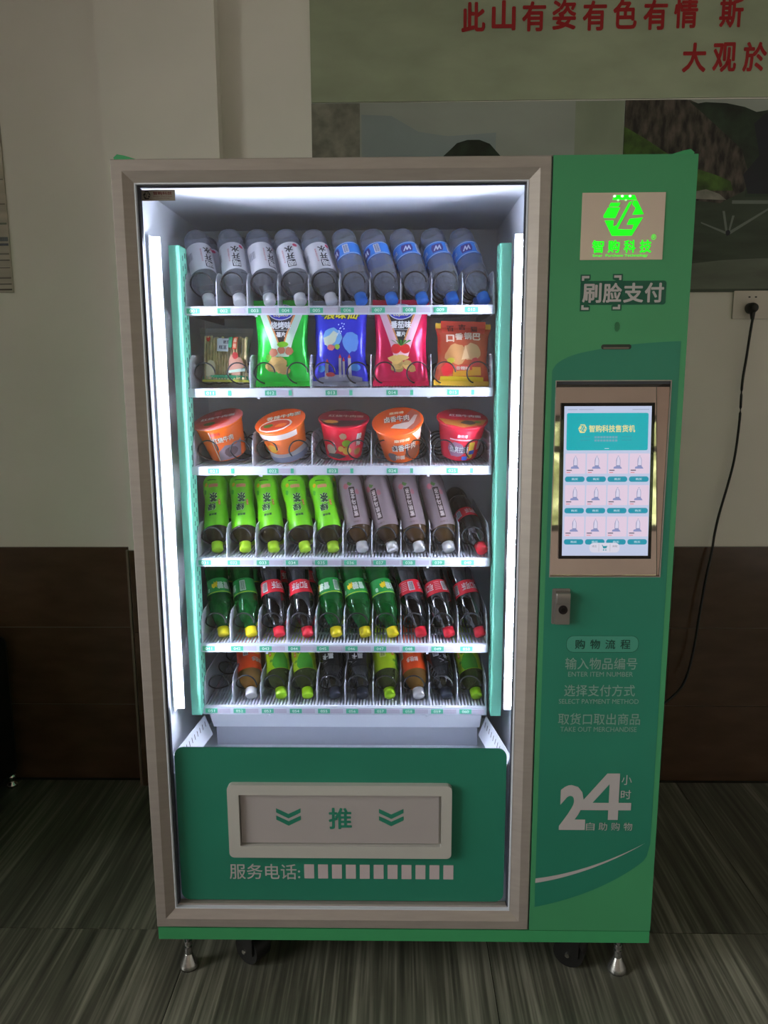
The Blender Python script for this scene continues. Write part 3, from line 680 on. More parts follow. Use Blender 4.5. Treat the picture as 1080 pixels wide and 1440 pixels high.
# recessed mirror bezel and touch screen leaning back
BZ = MB(); yb0, yb1 = 0.010, 0.050
BZ.add([(HX0, yb0, HZ0), (HX1, yb0, HZ0), (HX1, yb1, HZ1), (HX0, yb1, HZ1)], [(0, 1, 2, 3)])
BZ.add([(HX0, 0, HZ0), (HX1, 0, HZ0), (HX1, yb0, HZ0), (HX0, yb0, HZ0)], [(0, 1, 2, 3)])
MB().box(HX0, HX1, 0.004, yb1, HZ1-0.007, HZ1).build('bezel_shade_strip', M_GSK, VM)  # dark strip along the recess top, its colour stands in for shade
BZ.add([(HX1, 0, HZ0), (HX1, yb0, HZ0), (HX1, yb1, HZ1), (HX1, 0, HZ1)], [(3, 2, 1, 0)])
BZ.add([(HX0, 0, HZ0), (HX0, yb0, HZ0), (HX0, yb1, HZ1), (HX0, 0, HZ1)], [(0, 1, 2, 3)])
BE = BZ.build('screen_bezel', mat('mirror_steel', (214, 204, 196), 0.03, metal=1.0), VM)
lp2 = MB()
for b in ((HX0-0.002, HX1+0.002, HZ0-0.002, HZ0), (HX0-0.002, HX1+0.002, HZ1, HZ1+0.002), (HX0-0.002, HX0, HZ0, HZ1), (HX1, HX1+0.002, HZ0, HZ1)): lp2.box(b[0], b[1], -0.0015, 0.0, b[2], b[3])
lp2.build('bezel_lip', M_ALU, VM)
ang = math.atan2(yb1-yb0, HZ1-HZ0)
def scr(off):
    def f(u, v, d=0.0):
        t = (v-HZ0)/(HZ1-HZ0); return (u, yb0+(yb1-yb0)*t-off-d, v)
    return f
SX0, SX1, SZ0, SZ1 = 0.3735, 0.5735, 1.1285, 1.4740     # display
def slab(x0, x1, z0, z1, o0, o1):
    a, b = scr(o1), scr(o0); P = [(x0, z0), (x1, z0), (x1, z1), (x0, z1)]
    return MB().add([a(*p) for p in P]+[b(*p) for p in P], [(0, 1, 2, 3), (7, 6, 5, 4), (0, 4, 5, 1), (1, 5, 6, 2), (2, 6, 7, 3), (3, 7, 4, 0)])
SCN = slab(SX0-0.0075, SX1+0.0075, SZ0-0.0075, SZ1+0.0075, 0.0006, 0.005).build('touch_screen', mat('black_glass', (6, 6, 7), 0.08), VM)
W_, H_ = SX1-SX0, SZ1-SZ0
def SU(u): return SX0+u*W_
def SV(v): return SZ0+v*H_
decal('display', shp([(SX0, SZ0), (SX1, SZ0), (SX1, SZ1), (SX0, SZ1)]), scr(0.0054), em((205, 216, 246), 0.80), SCN)
decal('display_header', shp(rrect(SU(0.03), SU(0.965), SV(0.708), SV(0.955), 0.004)), scr(0.0058), em((12, 178, 190), 0.85), SCN)
GOLD = em((238, 226, 150), 0.9)
decal('display_logo', logo(SU(0.212), SV(0.852), 0.0100), scr(0.0062), GOLD, SCN)
decal('display_lettering', txt('智购科技售货机', SU(0.285), SU(0.815), SV(0.828), SV(0.876), 0.02), scr(0.0062), GOLD, SCN)
for r in range(2):
    decal('display_line', shp([(SU(0.19), SV(0.796-0.022*r)), (SU(0.30), SV(0.796-0.022*r)), (SU(0.30), SV(0.799-0.022*r)), (SU(0.19), SV(0.799-0.022*r))], [(SU(0.66), SV(0.796-0.022*r)), (SU(0.78), SV(0.796-0.022*r)), (SU(0.78), SV(0.799-0.022*r)), (SU(0.66), SV(0.799-0.022*r))]), scr(0.0062), em((70, 150, 170), 0.8), SCN)
    decal('display_line', shp(*[[(SU(0.35+0.034*k), SV(0.788-0.022*r)), (SU(0.376+0.034*k), SV(0.788-0.022*r)), (SU(0.376+0.034*k), SV(0.802-0.022*r)), (SU(0.35+0.034*k), SV(0.802-0.022*r))] for k in range(8)]), scr(0.0062), em((120, 176, 196), 0.8), SCN)
decal('display_line', shp([(SU(0.47), SV(0.719)), (SU(0.52), SV(0.719)), (SU(0.52), SV(0.722)), (SU(0.47), SV(0.722))]), scr(0.0062), em((240, 250, 255), 0.9), SCN)
for u0, u1 in ((0.04, 0.15), (0.17, 0.34), (0.78, 0.97)):
    decal('display_line', shp([(SU(u0), SV(0.976)), (SU(u1), SV(0.976)), (SU(u1), SV(0.979)), (SU(u0), SV(0.979))]), scr(0.0058), em((150, 170, 200), 0.7), SCN)
for r in range(3):
    for c in range(4):
        u = 0.022+0.246*c; v = 0.552-0.211*r
        decal('product_card', shp(rrect(SU(u), SU(u+0.232), SV(v), SV(v+0.135), 0.002)), scr(0.0058), em((236, 214, 236), 0.85), SCN)
        bx = u+0.116; bv = v+0.036
        ol = [(-0.024, 0), (0.024, 0), (0.024, 0.055), (0.018, 0.068), (0.007, 0.076), (0.007, 0.084), (-0.007, 0.084), (-0.007, 0.076), (-0.018, 0.068), (-0.024, 0.055)]
        decal('product_icon', shp([(SU(bx+p), SV(bv+q)) for p, q in ol]), scr(0.0061), em((150, 158, 204), 0.75), SCN)
        decal('product_icon', shp([(SU(bx+p*0.78), SV(bv+0.002+q*0.94)) for p, q in ol[1:-1]+[(-0.024, 0.02), (0.024, 0.02)]]), scr(0.0063), em((228, 222, 246), 0.85), SCN)
        decal('product_icon', shp([(SU(bx-0.055), SV(bv-0.002)), (SU(bx+0.045), SV(bv-0.002)), (SU(bx+0.03), SV(bv+0.012)), (SU(bx-0.03), SV(bv+0.014)), (SU(bx-0.05), SV(bv+0.010))]), scr(0.0064), em((150, 160, 214), 0.75), SCN)
        decal('product_text', shp([(SU(u+0.015), SV(v+0.020)), (SU(u+0.075), SV(v+0.020)), (SU(u+0.075), SV(v+0.027)), (SU(u+0.015), SV(v+0.027))]), scr(0.0061), em((110, 104, 130), 0.7), SCN)
        decal('product_text', shp([(SU(u+0.015), SV(v+0.006)), (SU(u+0.060), SV(v+0.006)), (SU(u+0.060), SV(v+0.011)), (SU(u+0.015), SV(v+0.011))]), scr(0.0061), em((240, 150, 160), 0.75), SCN)
        decal('buy_button', shp(rrect(SU(u-0.002), SU(u+0.224), SV(v-0.054), SV(v-0.018), 0.0055)), scr(0.0060), em((20, 152, 178), 0.85), SCN)
        decal('button_lettering', txt('购买', SU(u+0.075), SU(u+0.147), SV(v-0.043), SV(v-0.028), 0.02), scr(0.0064), em((190, 226, 240), 0.8), SCN)
decal('cart_bar', shp(rrect(SU(0.318), SU(0.668), SV(0.022), SV(0.088), 0.010)), scr(0.0068), em((226, 224, 240), 0.85), SCN)
CT = em((20, 150, 168), 0.85)
decal('cart_icon', shp([(SU(0.455), SV(0.076)), (SU(0.470), SV(0.074)), (SU(0.480), SV(0.066)), (SU(0.525), SV(0.068)), (SU(0.515), SV(0.052)), (SU(0.478), SV(0.050)), (SU(0.466), SV(0.070))],
      ellipse(SU(0.482), SV(0.040), 0.0016, 0.0016, 10), ellipse(SU(0.508), SV(0.040), 0.0016, 0.0016, 10)), scr(0.0072), CT, SCN)
for u, s2 in ((0.335, '请选'), (0.575, '购物')):
    decal('bar_text', txt(s2, SU(u+0.01), SU(u+0.065), SV(0.058), SV(0.073)), scr(0.0072), em((150, 148, 160), 0.7), SCN)
for u in (0.425, 0.555): decal('bar_text', shp([(SU(u), SV(0.03)), (SU(u+0.003), SV(0.03)), (SU(u+0.003), SV(0.08)), (SU(u), SV(0.08))]), scr(0.0072), em((170, 168, 180), 0.7), SCN)
# lock
LK = MB().prism(rrect(0.3520, 0.3935, 0.9655, 1.0520, 0.003), -0.003, 0.0).build('lock_plate', mat('lock_steel', (150, 146, 144), 0.3, metal=0.8), VM)
MB().prism(rrect(0.3585, 0.3925, 0.9680, 1.0450, 0.002), -0.014, -0.003).build('lock_handle', mat('lock_steel', (150, 146, 144), 0.3, metal=0.8), LK)
soft_box(0.3590, 0.3920, -0.0185, -0.0135, 1.0180, 1.0445, 0.002).build('handle_grip', mat('lock_steel', (150, 146, 144), 0.3, metal=0.8), LK)
c = MB(); c.cyl((0.3760, -0.0140, 1.0040), (0.3760, -0.0165, 1.0040), 0.0110, 0.0105, 20); c.build('lock_cylinder', mat('lock_dark', (46, 42, 42), 0.3, metal=0.6), LK)
c = MB(); c.cyl((0.3760, -0.0164, 1.0040), (0.3760, -0.0172, 1.0040), 0.0055, 0.0055, 16); c.build('lock_core', mat('lock_core', (24, 22, 22), 0.3, metal=0.5), LK)
# shopping steps lettering
decal('title_outline', shp(rrect(0.3895, 0.5605, 0.8945, 0.9365, 0.017)), flat(-0.0008), M_OUT, PP)
decal('title_pill', shp(rrect(0.3905, 0.5595, 0.8958, 0.9355, 0.0165)), flat(-0.0012), mat('pill_print', (66, 142, 122), 0.4), PP)
for i, chx in enumerate('购物流程'):
    decal('lettering', txt(chx, 0.4100+i*0.0358, 0.4335+i*0.0358, 0.9035, 0.9270, 0.01), flat(-0.0016), mat('dark_teal_lettering', (14, 62, 52), 0.4), PP)
M_STEP = mat('faded_grey_print', (128, 156, 146), 0.45)
for s2, a, b, z0, z1, bo in (('输入物品编号', 0.3890, 0.5600, 0.8520, 0.8815, 0.004), ('ENTER ITEM NUMBER', 0.3970, 0.5510, 0.8340, 0.8460, 0.0),
                             ('选择支付方式', 0.3890, 0.5580, 0.7840, 0.8135, 0.004), ('SELECT PAYMENT METHOD', 0.3770, 0.5680, 0.7650, 0.7770, 0.0),
                             ('取货口取出商品', 0.3770, 0.5740, 0.7110, 0.7405, 0.004), ('TAKE OUT MERCHANDISE', 0.3830, 0.5670, 0.6930, 0.7055, 0.0)):
    decal('lettering', txt(s2, a, b, z0, z1, bo), flat(-0.0010), M_STEP, PP)
# 24 hours
decal('lettering', txt('2', 0.3885, 0.4530, 0.4320, 0.5530, grow=0.045), flat(-0.0010), M_PRT, PP)
decal('lettering', shp([(0.5020, 0.5840), (0.4350, 0.4990), (0.4350, 0.4860), (0.5085, 0.4860), (0.5085, 0.4600), (0.5330, 0.4600), (0.5330, 0.4860), (0.5640, 0.4860), (0.5640, 0.5060), (0.5330, 0.5060), (0.5330, 0.5840)][::-1]), flat(-0.0013), M_PRT, PP)
decal('lettering_counter', shp([(0.5085, 0.5060), (0.4690, 0.5060), (0.5085, 0.5560)][::-1]), flat(-0.0016), M_TEAL, PP)
decal('lettering', txt('小', 0.5375, 0.5625, 0.5540, 0.5800), flat(-0.0010), M_PRT, PP)
decal('lettering', txt('时', 0.5375, 0.5625, 0.5160, 0.5400), flat(-0.0010), M_PRT, PP)
for i, chx in enumerate('自助购物'):
    decal('lettering', txt(chx, 0.4555+i*0.0310, 0.4765+i*0.0310, 0.4315, 0.4530), flat(-0.0018), M_PRT, PP)
# feet and castors
M_NUT = mat('zinc_foot', (170, 170, 168), 0.25, metal=0.9)
for x, y in ((-0.5655, 0.045), (0.5655, 0.045), (-0.5655, 0.79), (0.5655, 0.79)):
    ft = MB().cyl((0, 0, 0.03), (0, 0, ZB-0.0005), 0.006, 0.006, 12).build('levelling_foot', M_NUT, VM); ft.location = (x, y, 0)
    MB().cyl((0, 0, 0.066), (0, 0, 0.078), 0.011, 0.011, 6).build('lock_nut', M_NUT, ft)
    MB().cyl((0, 0, 0.040), (0, 0, 0.060), 0.010, 0.010, 14).build('collar', M_NUT, ft)
    MB().lathe([(0.024, 0), (0.025, 0.006), (0.022, 0.014), (0.011, 0.038), (0.009, 0.042)], 20).build('foot_cup', M_NUT, ft)
for x, y in ((-0.400, 0.078), (0.450, 0.078), (-0.400, 0.70), (0.450, 0.70)):
    cs = MB(); cs.box(-0.03, 0.03, -0.03, 0.03, ZB-0.006, ZB-0.0005); cs.box(-0.032, -0.028, -0.028, 0.024, 0.035, ZB-0.006); cs.box(0.028, 0.032, -0.028, 0.024, 0.035, ZB-0.006)
    c = cs.build('castor', M_BLK, VM); c.location = (x, y, 0); c.rotation_euler.z = 0.95 if x < 0 else 1.1
    wl = MB(); wl.cyl((-0.026, 0.0, 0.040), (0.026, 0.0, 0.040), 0.040, 0.040, 28); wl.build('wheel', M_BLK, c)
    for sx in (-1, 1): MB().cyl((sx*0.0322, 0, 0.040), (sx*0.037, 0, 0.040), 0.007, 0.006, 10).build('axle_nut', M_CHR, c)
    MB().cyl((-0.012, -0.0285, 0.085), (-0.012, -0.031, 0.085), 0.004, 0.004, 8).build('screw', M_CHR, c)
    MB().cyl((0.012, -0.0285, 0.080), (0.012, -0.031, 0.080), 0.004, 0.004, 8).build('screw', M_CHR, c)

# ------------------------------------------------------------------ goods: bottles
def interp(prof):
    pz = [(z, r) for r, z in prof]
    def R(z):
        if z <= pz[0][0]: return pz[0][1]
        for (a, ra), (b, rb) in zip(pz[:-1], pz[1:]):
            if a <= z <= b: return ra+(rb-ra)*(z-a)/max(1e-9, b-a)
        return pz[-1][1]
    return R
def densify(prof, step=0.006):
    R = interp(prof); out = []
    for (r0, z0), (r1, z1) in zip(prof[:-1], prof[1:]):
        n = max(1, int(abs(z1-z0)/step)); out += [(r0+(r1-r0)*k/n, z0+(z1-z0)*k/n) for k in range(n)]
    return out+[prof[-1]]
def wrap(R, off):
    def f(u, v, d=0.0):
        r = R(v)+off+d; a = u/0.032; return (r*math.sin(a), -r*math.cos(a), v)
    return f
def sleeve(R, z0, z1, off=0.0005, n=28, fn=None):
    k = max(3, int((z1-z0)/0.005)); mb = MB()
    return mb.lathe([(R(z0+(z1-z0)*i/k)+off, z0+(z1-z0)*i/k) for i in range(k+1)], n, False, False, fn)
def cap_mesh(r, z0, z1):
    mb = MB(); n = 36
    def rib(rr, z, a): return rr*(1+0.025*(math.cos(18*a) > 0)) if rr > r*0.93 else rr
    mb.lathe([(r, z0), (r, z1-0.002), (r*0.92, z1), (0.0005, z1+0.0002)], n, True, True, rib); return mb
NECK = [(0.0125, 0.196), (0.0125, 0.204)]
P_STR = [(0.0005, 0.003), (0.020, 0.0), (0.028, 0.002), (0.0315, 0.010), (0.0322, 0.020), (0.0322, 0.036), (0.0312, 0.040), (0.0318, 0.046), (0.0318, 0.140), (0.0312, 0.146), (0.0315, 0.152), (0.0295, 0.166), (0.0240, 0.180), (0.0160, 0.190)]+NECK
P_TEA = [(0.0005, 0.003), (0.020, 0.0), (0.029, 0.003), (0.0322, 0.014), (0.0322, 0.040), (0.0300, 0.056), (0.0288, 0.075), (0.0290, 0.090), (0.0305, 0.104), (0.0320, 0.120), (0.0322, 0.150), (0.0305, 0.165), (0.0250, 0.180), (0.0170, 0.190)]+NECK
P_COK = [(0.0005, 0.004), (0.019, 0.0), (0.0270, 0.006), (0.0312, 0.020), (0.0318, 0.034), (0.0300, 0.052), (0.0282, 0.066), (0.0288, 0.078), (0.0312, 0.094), (0.0320, 0.108), (0.0316, 0.126), (0.0290, 0.148), (0.0240, 0.168), (0.0180, 0.184), (0.0138, 0.194)]+[(0.0125, 0.198), (0.0125, 0.204)]
P_RND = [(0.0005, 0.003), (0.022, 0.0), (0.030, 0.003), (0.0325, 0.014), (0.0325, 0.145), (0.0315, 0.158), (0.0275, 0.174), (0.0200, 0.187), (0.0150, 0.192)]+NECK
def watery(name, tint, milk, milk_rgb):
    m = bpy.data.materials.new(name); m.use_nodes = True; nt = m.node_tree; nt.nodes.remove(nt.nodes['Principled BSDF']); out = nt.nodes['Material Output']
    g = nt.nodes.new('ShaderNodeBsdfGlass'); g.inputs['Color'].default_value = lin(tint); g.inputs['IOR'].default_value = 1.28; g.inputs['Roughness'].default_value = 0.02
    d = nt.nodes.new('ShaderNodeBsdfDiffuse'); d.inputs[0].default_value = lin(milk_rgb); tr = nt.nodes.new('ShaderNodeBsdfTransparent'); tr.inputs[0].default_value = lin(tint)
    a = nt.nodes.new('ShaderNodeMixShader'); a.inputs[0].default_value = 0.35; b = nt.nodes.new('ShaderNodeMixShader'); b.inputs[0].default_value = milk
    nt.links.new(g.outputs[0], a.inputs[1]); nt.links.new(tr.outputs[0], a.inputs[2]); nt.links.new(a.outputs[0], b.inputs[1]); nt.links.new(d.outputs[0], b.inputs[2]); nt.links.new(b.outputs[0], out.inputs[0])
    return m
M_CLEAR = watery('clear_bottle_water', (240, 244, 252), 0.17, (232, 236, 246))
M_SPRITE = thin('green_soda_bottle', (110, 214, 124), 0.06, 0.42, (22, 150, 62), 1.42)
M_COLA = mat('cola_bottle', (14, 9, 11), 0.08, coat=0.5)
M_BLACKB = mat('black_drink_bottle', (14, 13, 18), 0.1, coat=0.4)
M_TEAB = thin('green_tea_bottle', (140, 120, 50), 0.06, 0.55, (74, 66, 22), 1.42)
M_OOL = thin('oolong_bottle', (170, 130, 80), 0.06, 0.5, (128, 92, 50), 1.42)
M_ORJ = thin('orange_juice_bottle', (230, 170, 80), 0.06, 0.65, (196, 146, 66), 1.42)
M_LIME = thin('lime_tea_bottle', (200, 215, 150), 0.06, 0.45, (124, 140, 70), 1.42)
WHITE, BLACK = (238, 238, 242), (20, 22, 24)
def pr(o, sh, R, c, name='label_print', off=0.0011, ml=0.006):
    return decal(name, sh, wrap(R, off), pm(c), o, ml, True)
def bars(x0, x1, z0, z1, n=9):
    st = (x1-x0)/n; return shp(*[[(x0+st*k, z0), (x0+st*k+st*(0.3+0.35*((k*7) % 3)/2), z0), (x0+st*k+st*(0.3+0.35*((k*7) % 3)/2), z1), (x0+st*k, z1)] for k in range(n)])
def bottle(name, prof, m, capcol, cap_r=0.0148, fn=None, cap_z=(0.198, 0.2195), cap_mat=None):
    root = empty(name); pf = densify(prof); MB().lathe(pf, 28, False, True, fn).build('bottle_body', m, root)
    cap_mesh(cap_r, *cap_z).build('cap', cap_mat or mat('cap_%02x%02x%02x' % capcol, capcol, 0.4), root)
    MB().lathe([(0.0150, 0.1915), (0.0158, 0.1925), (0.0158, 0.1945), (0.0150, 0.1955)], 20).build('neck_ring', m, root)
    return root, interp(prof)
KIND = {}
# white labelled water
o, R = bottle('water_bottle', P_STR, M_CLEAR, (240, 240, 244)); KIND['A'] = o
lb = sleeve(R, 0.050, 0.136).build('label', pm((226, 226, 234)), o)
lx = 0.0
pr(lb, shp(rrect(-0.0105, 0.0105, 0.1080, 0.1290, 0.001, 1)), R, (40, 44, 58), off=0.0010)
pr(lb, txt('喝', -0.0090, 0.0090, 0.1100, 0.1275, 0.02), R, WHITE, off=0.0014)
pr(lb, txt('开', -0.0100, 0.0100, 0.0860, 0.1050, 0.03), R, (34, 36, 46))
pr(lb, txt('水', -0.0105, 0.0105, 0.0635, 0.0835, 0.03), R, (34, 36, 46))
pr(lb, shp(ellipse(-0.018, 0.060, 0.0062, 0.0050, 16)), R, (222, 74, 116))
pr(lb, vtxt('熟水饮用更健康', 0.0165, 0.0042, 0.070, 0.112, 0.0), R, (190, 96, 104))
pr(lb, bars(0.040, 0.060, 0.075, 0.098), R, (120, 124, 140))
for k in range(7): pr(lb, shp([(0.068, 0.062+k*0.008), (0.094, 0.062+k*0.008), (0.094, 0.0635+k*0.008), (0.068, 0.0635+k*0.008)]), R, (150, 152, 166))
# blue labelled water with spiral ribs
def rib(r, z, a): return r*(1+0.022*math.sin(5*a+z*160)) if 0.085 < z < 0.165 else (r*(1+0.012*math.sin(z*420)) if 0.01 < z < 0.045 else r)
o, R = bottle('water_bottle', P_STR, M_CLEAR, (34, 120, 220), fn=rib); KIND['B'] = o
lb = sleeve(R, 0.052, 0.090, 0.0014).build('label', pm((52, 132, 226)), o)
for z in (0.0535, 0.0870): pr(lb, shp([(-0.10, z), (0.10, z), (0.10, z+0.0016), (-0.10, z+0.0016)]), R, (196, 220, 246), off=0.0019)
pr(lb, shp([(-0.014, 0.060), (0.010, 0.060), (0.014, 0.070), (0.012, 0.083), (-0.012, 0.083), (-0.016, 0.072)]), R, (60, 50, 140), off=0.0019)
pr(lb, txt('W', -0.010, 0.009, 0.0645, 0.0790, 0.05, 0.3), R, (228, 232, 250), off=0.0024)
pr(lb, shp(rrect(-0.040, -0.026, 0.058, 0.085, 0.001, 1)), R, (226, 230, 244), off=0.0019); pr(lb, bars(-0.039, -0.027, 0.060, 0.083, 7), R, (70, 84, 130), off=0.0023)
pr(lb, txt('饮用纯净水', 0.026, 0.062, 0.066, 0.077, 0.02), R, (214, 228, 248), off=0.0019)
# green tea
o, R = bottle('green_tea_bottle', P_TEA, M_TEAB, (176, 222, 40)); KIND['C'] = o
lb = sleeve(R, 0.004, 0.160, 0.0007).build('label', mat('lime_sleeve', (120, 214, 18), 0.3, var=0.06, scale=30), o)
for chx, z0, z1, dx in (('绿', 0.092, 0.116, 0.003), ('茶', 0.060, 0.090, -0.002)):
    pr(lb, txt(chx, dx-0.0125, dx+0.0125, z0, z1, 0.09), R, (196, 240, 170), off=0.0013); pr(lb, txt(chx, dx-0.0115, dx+0.0115, z0+0.001, z1-0.001, 0.03), R, (8, 60, 40), off=0.0018)
pr(lb, shp(rrect(-0.021, -0.0155, 0.080, 0.098, 0.001, 1)), R, (214, 76, 40)); pr(lb, vtxt('茉莉', -0.01825, 0.004, 0.081, 0.097), R, (240, 230, 180), off=0.0016)
pr(lb, shp(rrect(-0.015, 0.010, 0.034, 0.044, 0.002)), R, (222, 150, 110)); pr(lb, shp(ellipse(0.018, 0.032, 0.005, 0.006, 12)), R, (240, 190, 30))
pr(lb, shp(blob(0.024, 0.052, 0.006, 0.008, 2)), R, (60, 170, 30)); pr(lb, txt('康师傅', -0.010, 0.010, 0.124, 0.131, 0.03), R, (10, 70, 50))
pr(lb, shp([(-0.012, 0.022), (0.012, 0.018), (0.013, 0.021), (-0.011, 0.024)]), R, (30, 96, 20))
pr(lb, bars(0.045, 0.066, 0.06, 0.09), R, (30, 80, 40))
# peach oolong
o, R = bottle('oolong_tea_bottle', P_RND, M_OOL, (240, 240, 240)); KIND['D'] = o
lb = sleeve(R, 0.004, 0.158, 0.0007).build('label', thin('pearl_sleeve', (206, 186, 190), 0.18, 0.86, (196, 176, 182), 1.4), o)
pr(lb, shp(rrect(-0.0075, 0.0075, 0.044, 0.138, 0.001, 1)), R, (62, 40, 38)); pr(lb, vtxt('蜜桃乌龙茶', 0.0, 0.0105, 0.048, 0.135, 0.02), R, (230, 216, 214), off=0.0016)
pr(lb, shp(blob(0.014, 0.038, 0.008, 0.010, 5)), R, (206, 120, 132)); pr(lb, shp(blob(-0.013, 0.060, 0.006, 0.010, 6)), R, (196, 130, 140))
pr(lb, shp([(-0.004, 0.034), (0.006, 0.026), (0.010, 0.034), (0.002, 0.040)]), R, (100, 140, 70)); pr(lb, txt('三得利', -0.010, 0.010, 0.146, 0.152), R, (110, 84, 84))
# cola
o, R = bottle('cola_bottle', P_COK, M_COLA, (226, 30, 52)); KIND['E'] = o
lb = sleeve(R, 0.066, 0.106, 0.0008).build('label', pm((222, 18, 44)), o)
for a0 in (-0.028, 0.072): pr(lb, txt('可口可乐', a0-0.026, a0+0.022, 0.074, 0.096, 0.03, 0.25), R, (244, 238, 240), off=0.0014)
pr(lb, shp(rrect(0.006, 0.022, 0.072, 0.100, 0.001, 1)), R, (238, 236, 240), off=0.0013); pr(lb, bars(0.0075, 0.0205, 0.074, 0.098, 8), R, (90, 60, 70), off=0.0017)
for k in range(5): pr(lb, shp([(0.026, 0.072+k*0.0055), (0.042, 0.072+k*0.0055), (0.042, 0.0742+k*0.0055), (0.026, 0.0742+k*0.0055)]), R, (240, 150, 160), off=0.0013)
# lemon soda
o, R = bottle('lemon_soda_bottle', P_COK, M_SPRITE, (244, 222, 20)); KIND['F'] = o
lb = sleeve(R, 0.062, 0.108, 0.0008).build('label', pm((26, 150, 62)), o)
pr(lb, txt('雪碧', -0.017, 0.017, 0.074, 0.097, 0.04), R, (222, 240, 226), off=0.0014)
pr(lb, shp([(0.022+0.012*(1 if k % 2 else 0.5)*math.cos(k*PI/8), 0.082+0.012*(1 if k % 2 else 0.5)*math.sin(k*PI/8)) for k in range(16)]), R, (250, 216, 20), off=0.0013)
pr(lb, shp(rrect(-0.046, -0.030, 0.068, 0.100, 0.001, 1)), R, (226, 236, 228), off=0.0013); pr(lb, bars(-0.0445, -0.0315, 0.070, 0.098, 8), R, (60, 110, 80), off=0.0017)
pr(lb, shp([(-0.10, 0.1040), (0.10, 0.1040), (0.10, 0.1058), (-0.10, 0.1058)]), R, (210, 220, 40), off=0.0012)
pr(lb, shp(rrect(0.040, 0.048, 0.088, 0.100, 0.003)), R, (190, 226, 200), off=0.0013)
# orange juice
o, R = bottle('orange_juice_bottle', P_RND, M_ORJ, (240, 238, 240)); KIND['G'] = o
lb = sleeve(R, 0.004, 0.150, 0.0007).build('label', mat('orange_sleeve', (244, 82, 22), 0.32, var=0.05, scale=30), o)
pr(lb, txt('鲜橙多', -0.016, 0.016, 0.112, 0.128, 0.03), R, (250, 226, 220)); pr(lb, shp(ellipse(0.0, 0.086, 0.014, 0.016, 20)), R, (246, 150, 40)); pr(lb, shp(blob(0.003, 0.086, 0.010, 0.012, 3)), R, (250, 184, 60), off=0.0015)
pr(lb, shp(rrect(0.024, 0.038, 0.078, 0.108, 0.001, 1)), R, (236, 226, 226)); pr(lb, bars(0.0255, 0.0365, 0.080, 0.106, 7), R, (90, 60, 60), off=0.0015)
pr(lb, shp(blob(-0.018, 0.078, 0.006, 0.012, 8)), R, (70, 150, 40))
# lime tea
o, R = bottle('lime_tea_bottle', P_RND, M_LIME, (170, 226, 20)); KIND['H'] = o
lb = sleeve(R, 0.004, 0.150, 0.0007).build('label', mat('yellow_green_sleeve', (172, 206, 22), 0.32, var=0.05, scale=30), o)
pr(lb, shp([(-0.034, 0.149), (0.004, 0.149), (0.010, 0.136), (0.008, 0.120), (0.000, 0.104), (-0.012, 0.092), (-0.026, 0.100), (-0.034, 0.118)]), R, (70, 160, 40))
pr(lb, shp(rrect(0.010, 0.017, 0.084, 0.106, 0.001, 1)), R, (222, 110, 40)); pr(lb, vtxt('蜂蜜', 0.0135, 0.0050, 0.086, 0.104), R, (250, 236, 200), off=0.0015)
pr(lb, shp(blob(-0.004, 0.078, 0.005, 0.006, 4), blob(0.012, 0.122, 0.005, 0.005, 9)), R, (96, 150, 30)); pr(lb, txt('柚', -0.008, 0.006, 0.084, 0.100, 0.03), R, (30, 90, 30))
pr(lb, shp(rrect(0.034, 0.050, 0.082, 0.112, 0.001, 1)), R, (214, 226, 150)); pr(lb, bars(0.0355, 0.0485, 0.084, 0.110, 8), R, (70, 90, 30), off=0.0015)
# black energy drink
o, R = bottle('black_drink_bottle', P_RND, M_BLACKB, (40, 46, 62)); KIND['I'] = o
lb = sleeve(R, 0.004, 0.140, 0.0007).build('label', mat('black_sleeve', (16, 16, 22), 0.25), o)
pr(lb, txt('黑卡', -0.015, 0.015, 0.100, 0.120, 0.05), R, (206, 206, 210))
pr(lb, shp([(0.0+0.011*(1 if k % 2 else 0.42)*math.sin(k*PI/5+PI), 0.084+0.011*(1 if k % 2 else 0.42)*math.cos(k*PI/5+PI)) for k in range(10)]), R, (170, 150, 60))
for k in range(9):
    a = k*0.7; x, z = 0.020*math.cos(a), 0.108+0.020*math.sin(a*1.3)
    pr(lb, shp([(x, z), (x+0.012, z+0.008-0.002*k), (x+0.013, z+0.009-0.002*k), (x+0.001, z+0.0014)]), R, (150, 152, 160))
pr(lb, shp(rrect(0.026, 0.042, 0.076, 0.108, 0.001, 1)), R, (170, 172, 182)); pr(lb, bars(0.0275, 0.0405, 0.078, 0.106, 8), R, (30, 30, 40), off=0.0015)

DESC = {'A': 'white-labelled water bottles', 'B': 'blue-labelled water bottles', 'C': 'lime green tea bottles', 'D': 'peach oolong tea bottles',
        'E': 'cola bottles', 'F': 'lemon soda bottles', 'G': 'orange juice bottles', 'H': 'yellow-green tea bottles', 'I': 'black drink bottles'}
used = set()
def place_bottle(kind, x, floor_z, yc, el, lean, spin, label, group):
    o = KIND[kind] if kind not in used else copy_tree(KIND[kind]); used.add(kind)
    k = math.sqrt(1-lean*lean); d = Vector((lean, k*math.cos(el), k*math.sin(el)))     # cap -> base
    nrm = Vector((0, -math.sin(el), math.cos(el))); nrm = (nrm-d*nrm.dot(d)).normalized()
    Z = -d; Y = -nrm; X = Y.cross(Z)
    M = Matrix((X, Y, Z)).transposed().to_4x4() @ Matrix.Rotation(spin, 4, 'Z')
    # lowest rim point of the cap rests on the tray
    capc = Vector((x, yc, 0)); low = 0.0152*math.sqrt(max(0, 1-d.z*d.z))
    capc.z = floor_z+low+0.0006
    M.translation = capc + d*0.2197
    o.matrix_world = M; tag(o, label, 'bottle', group); return o
